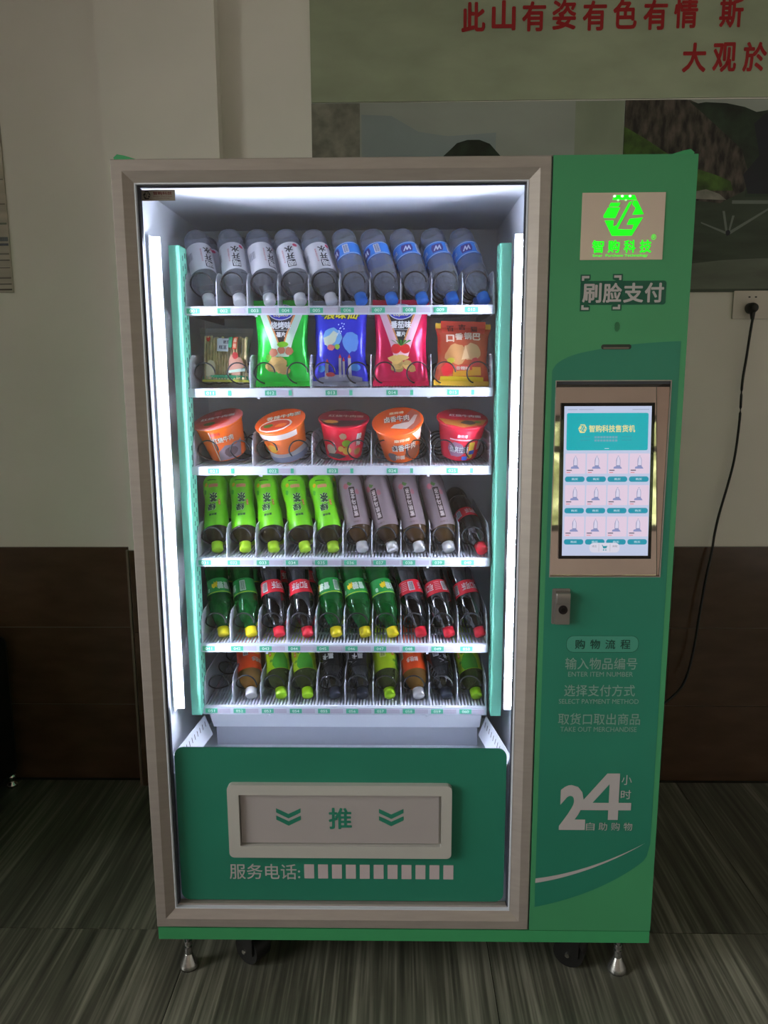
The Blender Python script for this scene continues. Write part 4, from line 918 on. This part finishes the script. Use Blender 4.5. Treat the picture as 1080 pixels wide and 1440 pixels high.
B1 = [('A', -0.4742, -0.254, -0.75), ('A', -0.3992, -0.205, -0.35), ('A', -0.3241, -0.219, -0.85), ('A', -0.2477, -0.238, 0.0), ('A', -0.1714, -0.267, -0.35),
      ('B', -0.0977, -0.246, 1.2), ('B', -0.0218, -0.255, 1.1), ('B', 0.0534, -0.258, 0.1), ('B', 0.1274, -0.236, 0.15), ('B', 0.2044, -0.255, 0.2)]
B4 = [('C', -0.4800, -0.137, 0.1), ('C', -0.4068, -0.146, 0.0), ('C', -0.3320, -0.183, 0.05), ('C', -0.2500, -0.225, -0.1), ('C', -0.1765, -0.214, 0.0),
      ('D', -0.1007, -0.194, 0.0), ('D', -0.0228, -0.229, 0.45), ('D', 0.0471, -0.190, 0.05), ('D', 0.1239, -0.209, -0.05), ('E', 0.2071, -0.238, 0.4)]
B5 = [('F', -0.4716, -0.217, -0.6), ('F', -0.3975, -0.236, 1.2), ('E', -0.3227, -0.232, 0.1), ('E', -0.2476, -0.217, 0.9), ('F', -0.1719, -0.180, 0.5),
      ('F', -0.0944, -0.233, -0.3), ('F', -0.0209, -0.250, -0.9), ('E', 0.0529, -0.220, -0.5), ('E', 0.1271, -0.241, -1.1), ('E', 0.2086, -0.260, 0.6)]
B6 = [('G', -0.4041, -0.190, -0.8), ('H', -0.3235, -0.200, 0.1), ('H', -0.2521, -0.180, 0.3), ('I', -0.1785, -0.163, 0.2), ('I', -0.1050, -0.125, 0.1),
      ('H', -0.0310, -0.125, -1.1), ('G', 0.0465, -0.147, 0.1), ('I', 0.1213, -0.164, -0.8), ('H', 0.2007, -0.142, 0.5)]
SHELF = {0: 'top shelf', 3: 'fourth shelf', 4: 'fifth shelf', 5: 'lowest shelf'}
ORD = ['first', 'second', 'third', 'fourth', 'fifth']
N1 = ['white-labelled water bottle, %s out from the mint post' % q for q in ORD]+['ribbed water bottle with blue label, %s from the white-labelled ones' % q for q in ORD]
N4 = ['lime green tea bottle, %s out from the mint post' % q for q in ORD]+['pearly pink oolong tea bottle, %s from the lime green teas' % q for q in ORD[:4]]+['lone red-labelled cola bottle at the end of the tea shelf']
N5 = ['green lemon soda bottle beside the mint post', 'green lemon soda bottle between another soda and a cola', 'cola bottle of the pair, next to the two lemon sodas', 'cola bottle of the pair, next to the three lemon sodas',
      'green lemon soda bottle of the three, beside the pair of colas', 'middle green lemon soda bottle of the three', 'green lemon soda bottle of the three, beside the three colas',
      'cola bottle of the three, beside the lemon sodas', 'middle cola bottle of the three', 'cola bottle of the three, beside the mint post']
N6 = ['orange juice bottle with white cap beside the empty lane', 'yellow-green tea bottle between an orange juice and another tea', 'yellow-green tea bottle between another tea and a black bottle', 'black drink bottle beside the pair of yellow-green teas',
      'black drink bottle between another black one and a tea', 'yellow-green tea bottle between a black bottle and an orange juice', 'orange juice bottle between a tea and a black bottle', 'black drink bottle between an orange juice and a tea', 'yellow-green tea bottle with lime cap beside the mint post']
for ti, rows, el, yc, names, back in ((0, B1, 56, 0.203, N1, 0.098), (3, B4, 51, 0.200, N4, 0.098), (4, B5, 50, 0.196, N5, 0.098), (5, B6, 34, 0.196, N6, 0.128)):
    for k, (kd, x, lean, spin) in enumerate(rows):
        lone = ti == 3 and kd == 'E'                 # this one has slid down and lies flatter
        place_bottle(kd, x, TZ[ti], 0.180 if lone else yc, math.radians(27 if lone else el), lean, spin, names[k], DESC[kd]+' on the '+SHELF[ti])
    for k, (kd, x, lean, spin) in enumerate(rows):
        place_bottle(kd, x, TZ[ti], (0.180+0.155 if ti == 3 and kd == 'E' else yc+back), math.radians(27 if ti == 3 and kd == 'E' else el), lean, spin+0.7+k, 'rear '+names[k]+', behind its twin', 'rear '+DESC[kd]+' on the '+SHELF[ti])

# ------------------------------------------------------------------ goods: noodle cups
CUP_P = [(0.0005, 0.004), (0.040, 0.004), (0.044, 0.0), (0.0465, 0.002), (0.0475, 0.010), (0.0600, 0.088), (0.0612, 0.092), (0.0640, 0.0945), (0.0655, 0.0970), (0.0650, 0.0990)]
CR = interp(CUP_P[3:])
def cwrap(off):
    def f(u, v, d=0.0):
        r = CR(v)+off+d; a = u/0.054; return (r*math.sin(a), -r*math.cos(a), v)
    return f
def lidmap(h): return lambda u, v, d=0.0: (u, v, h+d)
def cup(side_m, lid_m):
    o = empty('noodle_cup'); MB().lathe(densify(CUP_P, 0.01), 40, True, True).build('cup_body', side_m, o)
    L = MB().lathe([(0.0658, 0.0985), (0.0662, 0.0995), (0.0640, 0.1000), (0.0005, 0.1003)], 40, True, True).build('lid', lid_m, o)
    return o, L
def cp_(o, sh, c, off=0.0008, name='cup_print'): return decal(name, sh, cwrap(off), pm(c), o, 0.008, True)
def lp_(L, sh, c, h=0.1008): return decal('lid_print', sh, lidmap(h), pm(c), L)
def clipc(poly, r=0.062):
    return [(x*min(1, r/max(1e-6, math.hypot(x, y))), y*min(1, r/max(1e-6, math.hypot(x, y)))) for x, y in poly]
def set_cup(o, x, y, z, tilt, roll, spin, label):
    o.matrix_world = Matrix.Translation((x, y, z)) @ Matrix.Rotation(roll, 4, 'Y') @ Matrix.Rotation(tilt, 4, 'X') @ Matrix.Rotation(spin, 4, 'Z'); tag(o, label, 'noodle cup', 'noodle cups on the third shelf')
ORG, OR2, REDC, PNK = mat('orange_cup', (246, 108, 22), 0.25, var=0.05, scale=20), mat('orange_grey_cup', (244, 118, 40), 0.25), mat('red_cup', (222, 22, 52), 0.22), mat('pink_red_cup', (228, 40, 66), 0.22)
CUPS = []
# 1 orange with grey meat picture
o, L = cup(ORG, mat('pale_red_lid', (214, 112, 108), 0.2)); CUPS.append(o)
cp_(o, shp([(-0.018, 0.004), (0.050, 0.004), (0.060, 0.050), (0.040, 0.040), (0.010, 0.046), (-0.012, 0.030)]), (150, 132, 142)); cp_(o, shp(blob(0.022, 0.024, 0.022, 0.016, 3)), (92, 66, 70), 0.0012)
cp_(o, txt('红烧牛肉', -0.016, 0.036, 0.056, 0.072, 0.05), (110, 50, 20), 0.0011); cp_(o, txt('红烧牛肉', -0.016, 0.036, 0.056, 0.072, 0.02), (250, 238, 220), 0.0015)
cp_(o, txt('康师傅', -0.018, 0.008, 0.077, 0.086, 0.03), (200, 30, 40)); cp_(o, shp([(-0.020, 0.004), (-0.017, 0.004), (-0.016, 0.090), (-0.0185, 0.090)]), (250, 226, 200), 0.0012)
lp_(L, shp(clipc(blob(-0.01, -0.02, 0.05, 0.036, 5))), (200, 60, 44)); lp_(L, shp(blob(-0.018, -0.026, 0.018, 0.012, 6)), (60, 110, 50), 0.1011); lp_(L, txt('红烧牛肉面', -0.045, 0.045, 0.000, 0.016, 0.04), (238, 228, 224), 0.1013); lp_(L, shp(rrect(-0.012, 0.006, 0.024, 0.048, 0.002)), (206, 40, 50), 0.1011)
# 2 orange with hot soup lid, white and grey foot
o, L = cup(OR2, mat('orange_lid', (240, 96, 30), 0.2)); CUPS.append(o)
cp_(o, shp(*[[(-0.12+0.02*k, 0.003), (-0.10+0.02*k, 0.003), (-0.10+0.02*k, 0.034+0.004*math.sin(k)), (-0.12+0.02*k, 0.034+0.004*math.sin(k-1))] for k in range(12)]), (196, 190, 188)); cp_(o, shp(*[[(-0.12+0.02*k, 0.003), (-0.10+0.02*k, 0.003), (-0.10+0.02*k, 0.020), (-0.12+0.02*k, 0.020)] for k in range(12)]), (132, 142, 168), 0.0012)
cp_(o, shp(blob(-0.034, 0.048, 0.016, 0.014, 7)), (238, 176, 50), 0.0012); cp_(o, shp(*[[(-0.12+0.02*k, 0.076), (-0.10+0.02*k, 0.076), (-0.10+0.02*k, 0.092), (-0.12+0.02*k, 0.092)] for k in range(8)]), (238, 226, 220), 0.0010)
lp_(L, shp(clipc(blob(-0.012, -0.022, 0.046, 0.034, 4, j=0.1))), (236, 214, 204)); lp_(L, shp(blob(-0.012, -0.022, 0.040, 0.028, 8, j=0.12)), (198, 52, 20), 0.1010); lp_(L, shp(blob(-0.030, -0.018, 0.014, 0.010, 9)), (52, 120, 30), 0.1012); lp_(L, shp(blob(0.004, -0.026, 0.018, 0.010, 2)), (230, 120, 40), 0.1012)
lp_(L, txt('香辣牛肉面', -0.036, 0.054, 0.010, 0.030, 0.06), (30, 24, 22), 0.1012); lp_(L, txt('香辣牛肉面', -0.036, 0.054, 0.010, 0.030, 0.02), (240, 228, 200), 0.1015)
# 3 red with fruit coloured discs
o, L = cup(REDC, mat('dark_red_lid', (150, 20, 40), 0.2)); CUPS.append(o)
cp_(o, shp(ellipse(0.010, 0.052, 0.011, 0.010, 18)), (150, 190, 40)); cp_(o, shp(ellipse(0.012, 0.030, 0.012, 0.011, 18), ellipse(-0.004, 0.036, 0.008, 0.008, 14)), (214, 160, 50)); cp_(o, shp(blob(-0.034, 0.030, 0.018, 0.016, 3)), (170, 150, 130)); cp_(o, shp([(-0.05, 0.010), (-0.01, 0.006), (0.012, 0.014), (-0.01, 0.022), (-0.04, 0.018)]), (34, 26, 26), 0.0012)
cp_(o, shp(blob(0.002, 0.072, 0.010, 0.010, 5)), (190, 150, 120)); cp_(o, vtxt('酸辣', 0.044, 0.016, 0.040, 0.078, 0.04), (240, 236, 230)); cp_(o, shp(blob(0.044, 0.024, 0.012, 0.012, 8)), (180, 120, 50))
lp_(L, shp(clipc([(-0.060, -0.012), (-0.030, -0.020), (0.030, -0.018), (0.060, -0.006), (0.046, -0.044), (0.0, -0.062), (-0.046, -0.044)])), (60, 28, 26)); lp_(L, shp(blob(-0.03, -0.030, 0.022, 0.012, 5)), (200, 130, 50), 0.1011); lp_(L, txt('红烧牛肉面', -0.040, 0.050, 0.004, 0.020, 0.03), (190, 150, 130), 0.1012)
# 4 orange with outlined lettering
o, L = cup(mat('deep_orange_cup', (240, 104, 30), 0.25), mat('deep_orange_lid', (236, 92, 26), 0.2)); CUPS.append(o)
cp_(o, shp(blob(0.034, 0.028, 0.030, 0.022, 4)), (150, 74, 36)); cp_(o, shp([(0.030, 0.090), (0.065, 0.090), (0.065, 0.060), (0.050, 0.058)]), (236, 206, 190))
cp_(o, txt('卤香牛肉', -0.022, 0.040, 0.042, 0.064, 0.08), (60, 30, 20), 0.0012); cp_(o, txt('卤香牛肉', -0.022, 0.040, 0.042, 0.064, 0.02), (250, 236, 220), 0.0016); cp_(o, txt('康师傅', -0.014, 0.024, 0.072, 0.082, 0.04), (250, 220, 180), 0.0012); cp_(o, txt('拌面', -0.018, 0.008, 0.014, 0.028, 0.06), (236, 210, 190), 0.0012)
cp_(o, shp(blob(-0.026, 0.022, 0.016, 0.016, 6)), (110, 96, 96))
lp_(L, shp(clipc([(0.002, -0.030), (0.034, -0.050), (0.060, -0.016), (0.058, 0.024), (0.040, 0.048), (0.020, 0.020)])), (176, 84, 60)); lp_(L, shp([(-0.02, -0.032), (0.02, -0.044), (0.04, -0.020), (0.052, 0.016), (0.044, 0.018), (0.028, -0.012), (-0.010, -0.018)]), (220, 196, 184), 0.1011)
lp_(L, txt('卤香牛肉', -0.034, 0.030, -0.006, 0.022, 0.09), (50, 26, 22), 0.1012); lp_(L, txt('卤香牛肉', -0.034, 0.030, -0.006, 0.022, 0.02), (248, 232, 216), 0.1015); lp_(L, txt('康师傅', -0.020, 0.018, 0.030, 0.042, 0.04), (250, 214, 170), 0.1012)
# 5 pink red with blue and yellow shapes
o, L = cup(PNK, mat('pink_red_lid', (200, 40, 60), 0.2)); CUPS.append(o)
cp_(o, shp(rrect(0.020, 0.036, 0.008, 0.056, 0.003)), (238, 186, 40)); cp_(o, shp(rrect(0.022, 0.040, 0.020, 0.032, 0.002), rrect(0.004, 0.020, 0.004, 0.016, 0.002)), (40, 84, 190), 0.0012)
cp_(o, shp(blob(-0.014, 0.034, 0.026, 0.024, 7)), (170, 120, 150)); cp_(o, txt('劲爽拉面', -0.030, 0.018, 0.026, 0.046, 0.07), (50, 50, 110), 0.0014); cp_(o, txt('劲爽拉面', -0.030, 0.018, 0.026, 0.046, 0.02), (240, 238, 240), 0.0018); cp_(o, txt('康师傅', -0.012, 0.012, 0.070, 0.080, 0.03), (246, 220, 226), 0.0012)
cp_(o, shp([(-0.03, 0.062), (0.025, 0.062), (0.025, 0.066), (-0.03, 0.066)]), (246, 200, 206), 0.0012); cp_(o, shp(rrect(0.046, 0.062, 0.030, 0.060, 0.001, 1)), (240, 220, 224), 0.0012); cp_(o, bars(0.0475, 0.0605, 0.032, 0.058, 8), (120, 40, 50), 0.0016)
lp_(L, shp(clipc([(-0.062, -0.008), (-0.020, -0.016), (0.030, -0.010), (0.062, -0.002), (0.050, -0.036), (0.0, -0.060), (-0.046, -0.044)])), (178, 110, 44)); lp_(L, shp(blob(0.014, -0.028, 0.022, 0.014, 2)), (54, 40, 40), 0.1011); lp_(L, shp(blob(0.038, -0.022, 0.010, 0.006, 3)), (60, 130, 50), 0.1013); lp_(L, txt('红烧牛肉面', -0.034, 0.048, 0.006, 0.022, 0.04), (246, 224, 226), 0.1013)
# ------------------------------------------------------------------ goods: bags
def bag_surface(w, h, T, seed):
    rd = random.Random(seed); ph = [rd.uniform(0, 6.28) for _ in range(6)]
    def S(u, v, side=-1, off=0.0):
        a, b = 2*u/w, v/h                         # a -1..1, b 0..1
        a = max(-1, min(1, a)); b = max(0, min(1, b)); e = abs(2*b-1)
        th = T*(max(0, 1-abs(a)**2.4)**0.62)*(max(0, 1-e**3.2)**0.8)
        edge = (abs(a)**2)*math.exp(-((1-e)/0.25)**2)
        th *= 1+0.05*math.sin(a*9+ph[0]+b*5)+0.04*math.sin(b*17+ph[1]+a*3)
        th += T*0.10*math.exp(-((1-e)/0.22)**2)*math.sin(a*13+ph[2])*(1-e)*4*(1-a*a)
        squeeze = 1-0.11*(1-e**2.5)+0.012*math.sin(b*14+ph[3])
        return (u*squeeze, side*(th+0.0006+off), v)
    return S
def bag(w, h, T, seed, m, seal_m=None, crimp=0.012):
    o = empty('snack_bag'); S = bag_surface(w, h, T, seed); mb = MB(); NX, NZ = 22, 30
    for side in (-1, 1):
        vs = [S(-w/2+w*i/NX, h*j/NZ, side) for j in range(NZ+1) for i in range(NX+1)]
        fs = [(j*(NX+1)+i, j*(NX+1)+i+1, (j+1)*(NX+1)+i+1, (j+1)*(NX+1)+i) for j in range(NZ) for i in range(NX)]
        if side > 0: fs = [f[::-1] for f in fs]
        mb.add(vs, fs, True)
    mb.build('pouch', m, o)
    for z0, z1 in ((-crimp, 0.001), (h-0.001, h+crimp)):
        n = 40; sl = MB(); top = z1 if z0 > 0 else z0
        pts = [(-w/2+w*k/n, top+(0.0012 if k % 2 else -0.0012)) for k in range(n+1)]
        base = z0 if z0 > 0 else z1
        vs = [(x, -0.0012, z) for x, z in pts]+[(x, -0.0012, base) for x, z in pts]+[(x, 0.0012, z) for x, z in pts]+[(x, 0.0012, base) for x, z in pts]
        m1 = n+1; fs = [(m1+k, m1+k+1, k+1, k) for k in range(n)]+[(2*m1+k, 2*m1+k+1, 3*m1+k+1, 3*m1+k) for k in range(n)]+[(k, k+1, 2*m1+k+1, 2*m1+k) for k in range(n)]
        sl.add(vs, fs).build('seal', seal_m or m, o)
    return o, S
def bp(o, S, sh, c, off=0.0010, name='bag_print', rough=0.3): return decal(name, sh, lambda u, v, d=0.0: S(u, v, -1, off+d), pm(c, rough), o, 0.007, True)
def foil(name, rgb, r=0.24): return mat(name, rgb, r, metal=0.3, bump=0.5, scale=22)
def set_bag(o, x, y, z, lean, roll, label):
    o.matrix_world = Matrix.Translation((x, y, z)) @ Matrix.Rotation(roll, 4, 'Y') @ Matrix.Rotation(-lean, 4, 'X'); tag(o, label, 'snack bag', 'snack bags on the second shelf')
BAGS = []
# 1 clear bag of pale sticks
o, S = bag(0.136, 0.124, 0.021, 1, thin('clear_wrapper', (254, 254, 250), 0.1, 0.10, (236, 230, 210), 1.16), thin('clear_wrapper', (250, 250, 246))); o.name = 'noodle_pack'; BAGS.append(o)
st = MB(); rd = random.Random(5)
for row in range(2):
    for k in range(15):
        x = -0.051+k*0.0073; st.tube([(x+rd.uniform(-.001, .001), -0.008+row*0.010, 0.006), (x+rd.uniform(-.002, .002), -0.009+row*0.010, 0.060), (x, -0.008+row*0.010, 0.112+rd.uniform(-.006, .004))], 0.0036, 6)
tag(st.build('sticks', mat('pale_wheat_sticks', (232, 210, 158), 0.6, var=0.2, scale=60), o), kind='stuff')
bp(o, S, shp([(-0.060, 0.0), (0.060, 0.0), (0.060, 0.014), (0.030, 0.016), (0.0, 0.011), (-0.030, 0.016), (-0.060, 0.013)]), (26, 140, 92)); bp(o, S, shp([(-0.060, 0.0), (0.060, 0.0), (0.060, 0.005), (-0.060, 0.005)]), (210, 206, 80), 0.0014)
bp(o, S, shp(rrect(-0.021, 0.010, 0.074, 0.108, 0.001, 1)), (224, 232, 240)); bp(o, S, txt('好王', -0.004, 0.013, 0.094, 0.103, 0.03), (40, 60, 90), 0.0016); bp(o, S, txt('旺王', -0.015, 0.006, 0.080, 0.089, 0.03), (40, 60, 90), 0.0016)
bp(o, S, shp(rrect(0.010, 0.020, 0.084, 0.112, 0.001, 1)), (30, 140, 90)); bp(o, S, shp(rrect(0.022, 0.034, 0.080, 0.112, 0.001, 1)), (224, 84, 40)); bp(o, S, vtxt('麻辣', 0.028, 0.008, 0.082, 0.110, 0.03), (250, 220, 190), 0.0014)
bp(o, S, shp(blob(0.030, 0.040, 0.024, 0.030, 4)), (214, 160, 140)); bp(o, S, shp(ellipse(0.030, 0.064, 0.008, 0.009, 14)), (190, 60, 60), 0.0014); bp(o, S, shp([(0.006, 0.020), (0.056, 0.026), (0.056, 0.034), (0.006, 0.026)]), (210, 236, 220), 0.0014); bp(o, S, shp(ellipse(-0.046, 0.108, 0.006, 0.008, 12)), (222, 60, 40)); bp(o, S, shp(blob(-0.040, 0.030, 0.016, 0.026, 9)), (226, 214, 180))
def crisps(o, S, green):
    rd = random.Random(11 if green else 23)
    for k in range(13):                                   # printed heap of curled crisps
        x = rd.uniform(-0.036, 0.036)*(1-k*0.03); z = 0.028+k*0.0022+rd.uniform(-0.003, 0.003); t = rd.uniform(0.82, 1.08)
        c = tuple(min(250, int(v*t)) for v in ((214, 176, 110) if green else (228, 188, 112)))
        bp(o, S, shp(blob(x, z, rd.uniform(0.012, 0.022), rd.uniform(0.008, 0.014), 20+k, 9, 0.4)), c, 0.0010+0.00008*k)
def copico(m, txtline, green):
    o, S = bag(0.143, 0.192, 0.028, 3 if green else 8, m)
    o.name = 'crisp_bag'; BAGS.append(o)
    bp(o, S, shp([(-0.062, 0.180), (-0.020, 0.060), (0.020, 0.060), (0.062, 0.180)]), (206, 232, 214) if green else (240, 196, 214), 0.0008)
    bp(o, S, shp([(-0.046, 0.182), (-0.005, 0.082), (0.005, 0.082), (0.046, 0.182)]), (226, 150, 90), 0.0011); bp(o, S, shp([(-0.040, 0.182), (-0.003, 0.086), (0.003, 0.086), (0.040, 0.182)]), (32, 30, 34), 0.0014)
    bp(o, S, shp(ellipse(0, 0.172, 0.034, 0.022, 30)), (220, 226, 244), 0.0018); bp(o, S, shp(ellipse(0, 0.172, 0.032, 0.020, 30)), (46, 52, 186), 0.0022)
    bp(o, S, txt('Ojuse', -0.024, 0.024, 0.170, 0.186, 0.03, 0.2), (236, 240, 250), 0.0026); bp(o, S, txt('copico', -0.020, 0.020, 0.157, 0.168, 0.02, 0.2), (240, 226, 150), 0.0026)
    bp(o, S, txt(txtline, -0.028, 0.028, 0.128, 0.147, 0.04), (240, 242, 244), 0.0018); bp(o, S, txt('薯片', -0.013, 0.013, 0.108, 0.121, 0.04), (240, 242, 244), 0.0018); bp(o, S, shp([(-0.020, 0.1245), (0.020, 0.1245), (0.020, 0.1258), (-0.020, 0.1258)]), (200, 200, 206), 0.0018)
    crisps(o, S, green)
    if green:
        for x, z, r in ((-0.022, 0.070, 0.013), (0.0, 0.076, 0.012), (0.022, 0.074, 0.013)): bp(o, S, shp(blob(x, z, r, r*0.9, int(x*1000)+50)), (182, 112, 86), 0.0019)
        bp(o, S, shp(blob(0.004, 0.090, 0.018, 0.008, 3)), (120, 196, 40), 0.0023); bp(o, S, shp(blob(-0.036, 0.058, 0.009, 0.009, 4)), (120, 196, 40), 0.0023)
    else:
        for x in (-0.014, 0.012): bp(o, S, shp(ellipse(x, 0.078, 0.014, 0.012, 18)), (206, 40, 46), 0.0024)
        for k in range(5): bp(o, S, shp([(0.0, 0.084), (-0.026+0.013*k-0.003, 0.100), (-0.026+0.013*k+0.004, 0.098)]), (66, 140, 50), 0.0028)
    return o
copico(foil('green_foil', (24, 200, 60)), '烧烤味', True)
# 3 blue
o, S = bag(0.143, 0.190, 0.026, 5, foil('blue_foil', (44, 50, 206)), pm((150, 156, 170))); o.name = 'crisp_bag'; BAGS.append(o)
bp(o, S, shp([(-0.052, 0.160), (0.052, 0.160), (0.052, 0.188), (-0.052, 0.188)]), (60, 110, 40), 0.0008); bp(o, S, txt('浪味仙', -0.046, 0.050, 0.152, 0.176, 0.10, 0.2), (20, 24, 40), 0.0014); bp(o, S, txt('浪味仙', -0.045, 0.049, 0.153, 0.175, 0.03, 0.2), (240, 226, 40), 0.0018)
bp(o, S, shp(blob(-0.022, 0.106, 0.030, 0.028, 3)), (110, 170, 226), 0.0008); bp(o, S, shp([(-0.044, 0.090), (-0.030, 0.084), (-0.014, 0.096), (-0.006, 0.116), (-0.018, 0.124), (-0.030, 0.112), (-0.046, 0.106)]), (206, 216, 196), 0.0012); bp(o, S, shp(blob(-0.026, 0.082, 0.012, 0.008, 4)), (226, 120, 130), 0.0016); bp(o, S, shp(blob(-0.008, 0.084, 0.008, 0.008, 6)), (150, 196, 60), 0.0016)
rd = random.Random(2)
bp(o, S, shp(*[ellipse(rd.uniform(-0.014, 0.012), rd.uniform(0.112, 0.142), 0.0018, 0.0018, 8) for _ in range(16)]), (210, 226, 250), 0.0012)
bp(o, S, shp(blob(0.030, 0.096, 0.024, 0.030, 12)), (96, 150, 226), 0.0008)
for x, z0, z1, wd in ((-0.036, 0.006, 0.044, 0.009), (0.000, 0.010, 0.056, 0.007), (0.010, 0.010, 0.048, 0.006), (0.026, 0.010, 0.056, 0.008)):
    bp(o, S, shp([(x-wd/2, z0), (x+wd/2, z0), (x+wd/2, z1), (x-wd/2, z1)]), (186, 186, 196), 0.0012); bp(o, S, shp([(x-wd/2-0.001, z1), (x+wd/2+0.001, z1), (x, z1+0.010)]), (214, 50, 50), 0.0014)
bp(o, S, shp([(-0.056, 0.0), (0.056, 0.0), (0.056, 0.010), (0.02, 0.016), (0.0, 0.008), (-0.02, 0.016), (-0.056, 0.008)]), (150, 156, 176), 0.0010); bp(o, S, shp(blob(-0.026, 0.016, 0.014, 0.006, 7)), (206, 60, 60), 0.0018); bp(o, S, shp(blob(0.040, 0.034, 0.016, 0.010, 9), blob(-0.05, 0.03, 0.010, 0.010, 8)), (60, 140, 210), 0.0009)
copico(foil('pink_foil', (226, 24, 86)), '番茄味', False)
# 5 orange red rice crust
o, S = bag(0.140, 0.132, 0.025, 9, foil('orange_red_foil', (224, 104, 70)), pm((236, 190, 60))); o.name = 'rice_crust_bag'; BAGS.append(o)
bp(o, S, shp([(-0.056, 0.118), (0.056, 0.118), (0.056, 0.150), (-0.056, 0.150)]), (206, 72, 50), 0.0008)
for i, chx in enumerate('百吉猫'): bp(o, S, txt(chx, -0.042+i*0.030, -0.024+i*0.030, 0.122+0.005*(i == 1), 0.138+0.005*(i == 1), 0.03), (70, 24, 20), 0.0014)
for i, chx in enumerate('口香锅巴'): bp(o, S, txt(chx, -0.047+i*0.024, -0.025+i*0.024, 0.094+(0, 5, 7, 6)[i]*0.001, 0.113+(0, 5, 7, 6)[i]*0.001, 0.05), (236, 214, 196), 0.0014)
bp(o, S, shp(blob(-0.018, 0.064, 0.036, 0.028, 2)), (206, 150, 96), 0.0009); bp(o, S, shp(blob(0.024, 0.070, 0.028, 0.024, 7)), (216, 164, 116), 0.0011); bp(o, S, shp([(-0.004, 0.050), (0.006, 0.086), (0.018, 0.054)]), (236, 196, 150), 0.0016)
bp(o, S, shp([(-0.024, 0.030), (0.050, 0.034), (0.050, 0.014), (-0.024, 0.010)][::-1]), (240, 170, 40), 0.0012); bp(o, S, shp([(-0.022, 0.022), (0.026, 0.026), (0.026, 0.038), (-0.022, 0.035)]), (226, 70, 60), 0.0016); bp(o, S, txt('香辣味', -0.018, 0.020, 0.025, 0.034, 0.03), (250, 236, 220), 0.0020)
bp(o, S, shp(blob(-0.040, 0.026, 0.018, 0.018, 5)), (226, 40, 50), 0.0013); bp(o, S, shp(blob(-0.034, 0.048, 0.012, 0.008, 6)), (206, 196, 60), 0.0016); bp(o, S, shp(blob(0.036, 0.046, 0.014, 0.012, 3)), (200, 44, 50), 0.0016); bp(o, S, shp([(-0.056, 0.0), (0.056, 0.0), (0.056, 0.010), (-0.056, 0.010)]), (238, 206, 40), 0.0010)
LW5 = (TXR-TXL)/5
BL = ['clear pack of pale wheat sticks with a white sticker', 'green crisp bag with blue oval emblem', 'blue crisp bag with yellow lettering', 'pink crisp bag with blue oval emblem and tomatoes', 'orange rice crust bag with a yellow foot']
for k, (dx, lean, roll) in enumerate(((0.002, 0.16, 0.015), (0.000, 0.10, -0.01), (-0.004, 0.12, 0.01), (0.000, 0.12, 0.0), (0.004, 0.14, 0.03))):
    set_bag(BAGS[k], TXL+(k+0.5)*LW5+dx, 0.232, TZ[1]+0.0145, lean, roll, BL[k])
CL = ['orange noodle cup tipped sideways with a grey meat picture', 'orange noodle cup with a white and grey foot and soup picture lid', 'red noodle cup with dark red lid and green discs', 'deep orange noodle cup with outlined white lettering on its lid', 'pink-red noodle cup with blue and yellow shapes']
for k, (dx, y, dz, tilt, roll, spin) in enumerate(((-0.004, 0.262, 0.022, 0.34, -0.20, 0.0), (0.008, 0.262, 0.020, 0.42, -0.20, 0.0), (0.0, 0.262, 0.020, 0.30, 0.03, 0.0), (0.002, 0.262, 0.022, 0.50, -0.12, 0.0), (0.002, 0.262, 0.020, 0.34, 0.06, 0.0))):
    set_cup(CUPS[k], TXL+(k+0.5)*LW5+dx, y, TZ[2]+dz, tilt, roll, spin, CL[k])
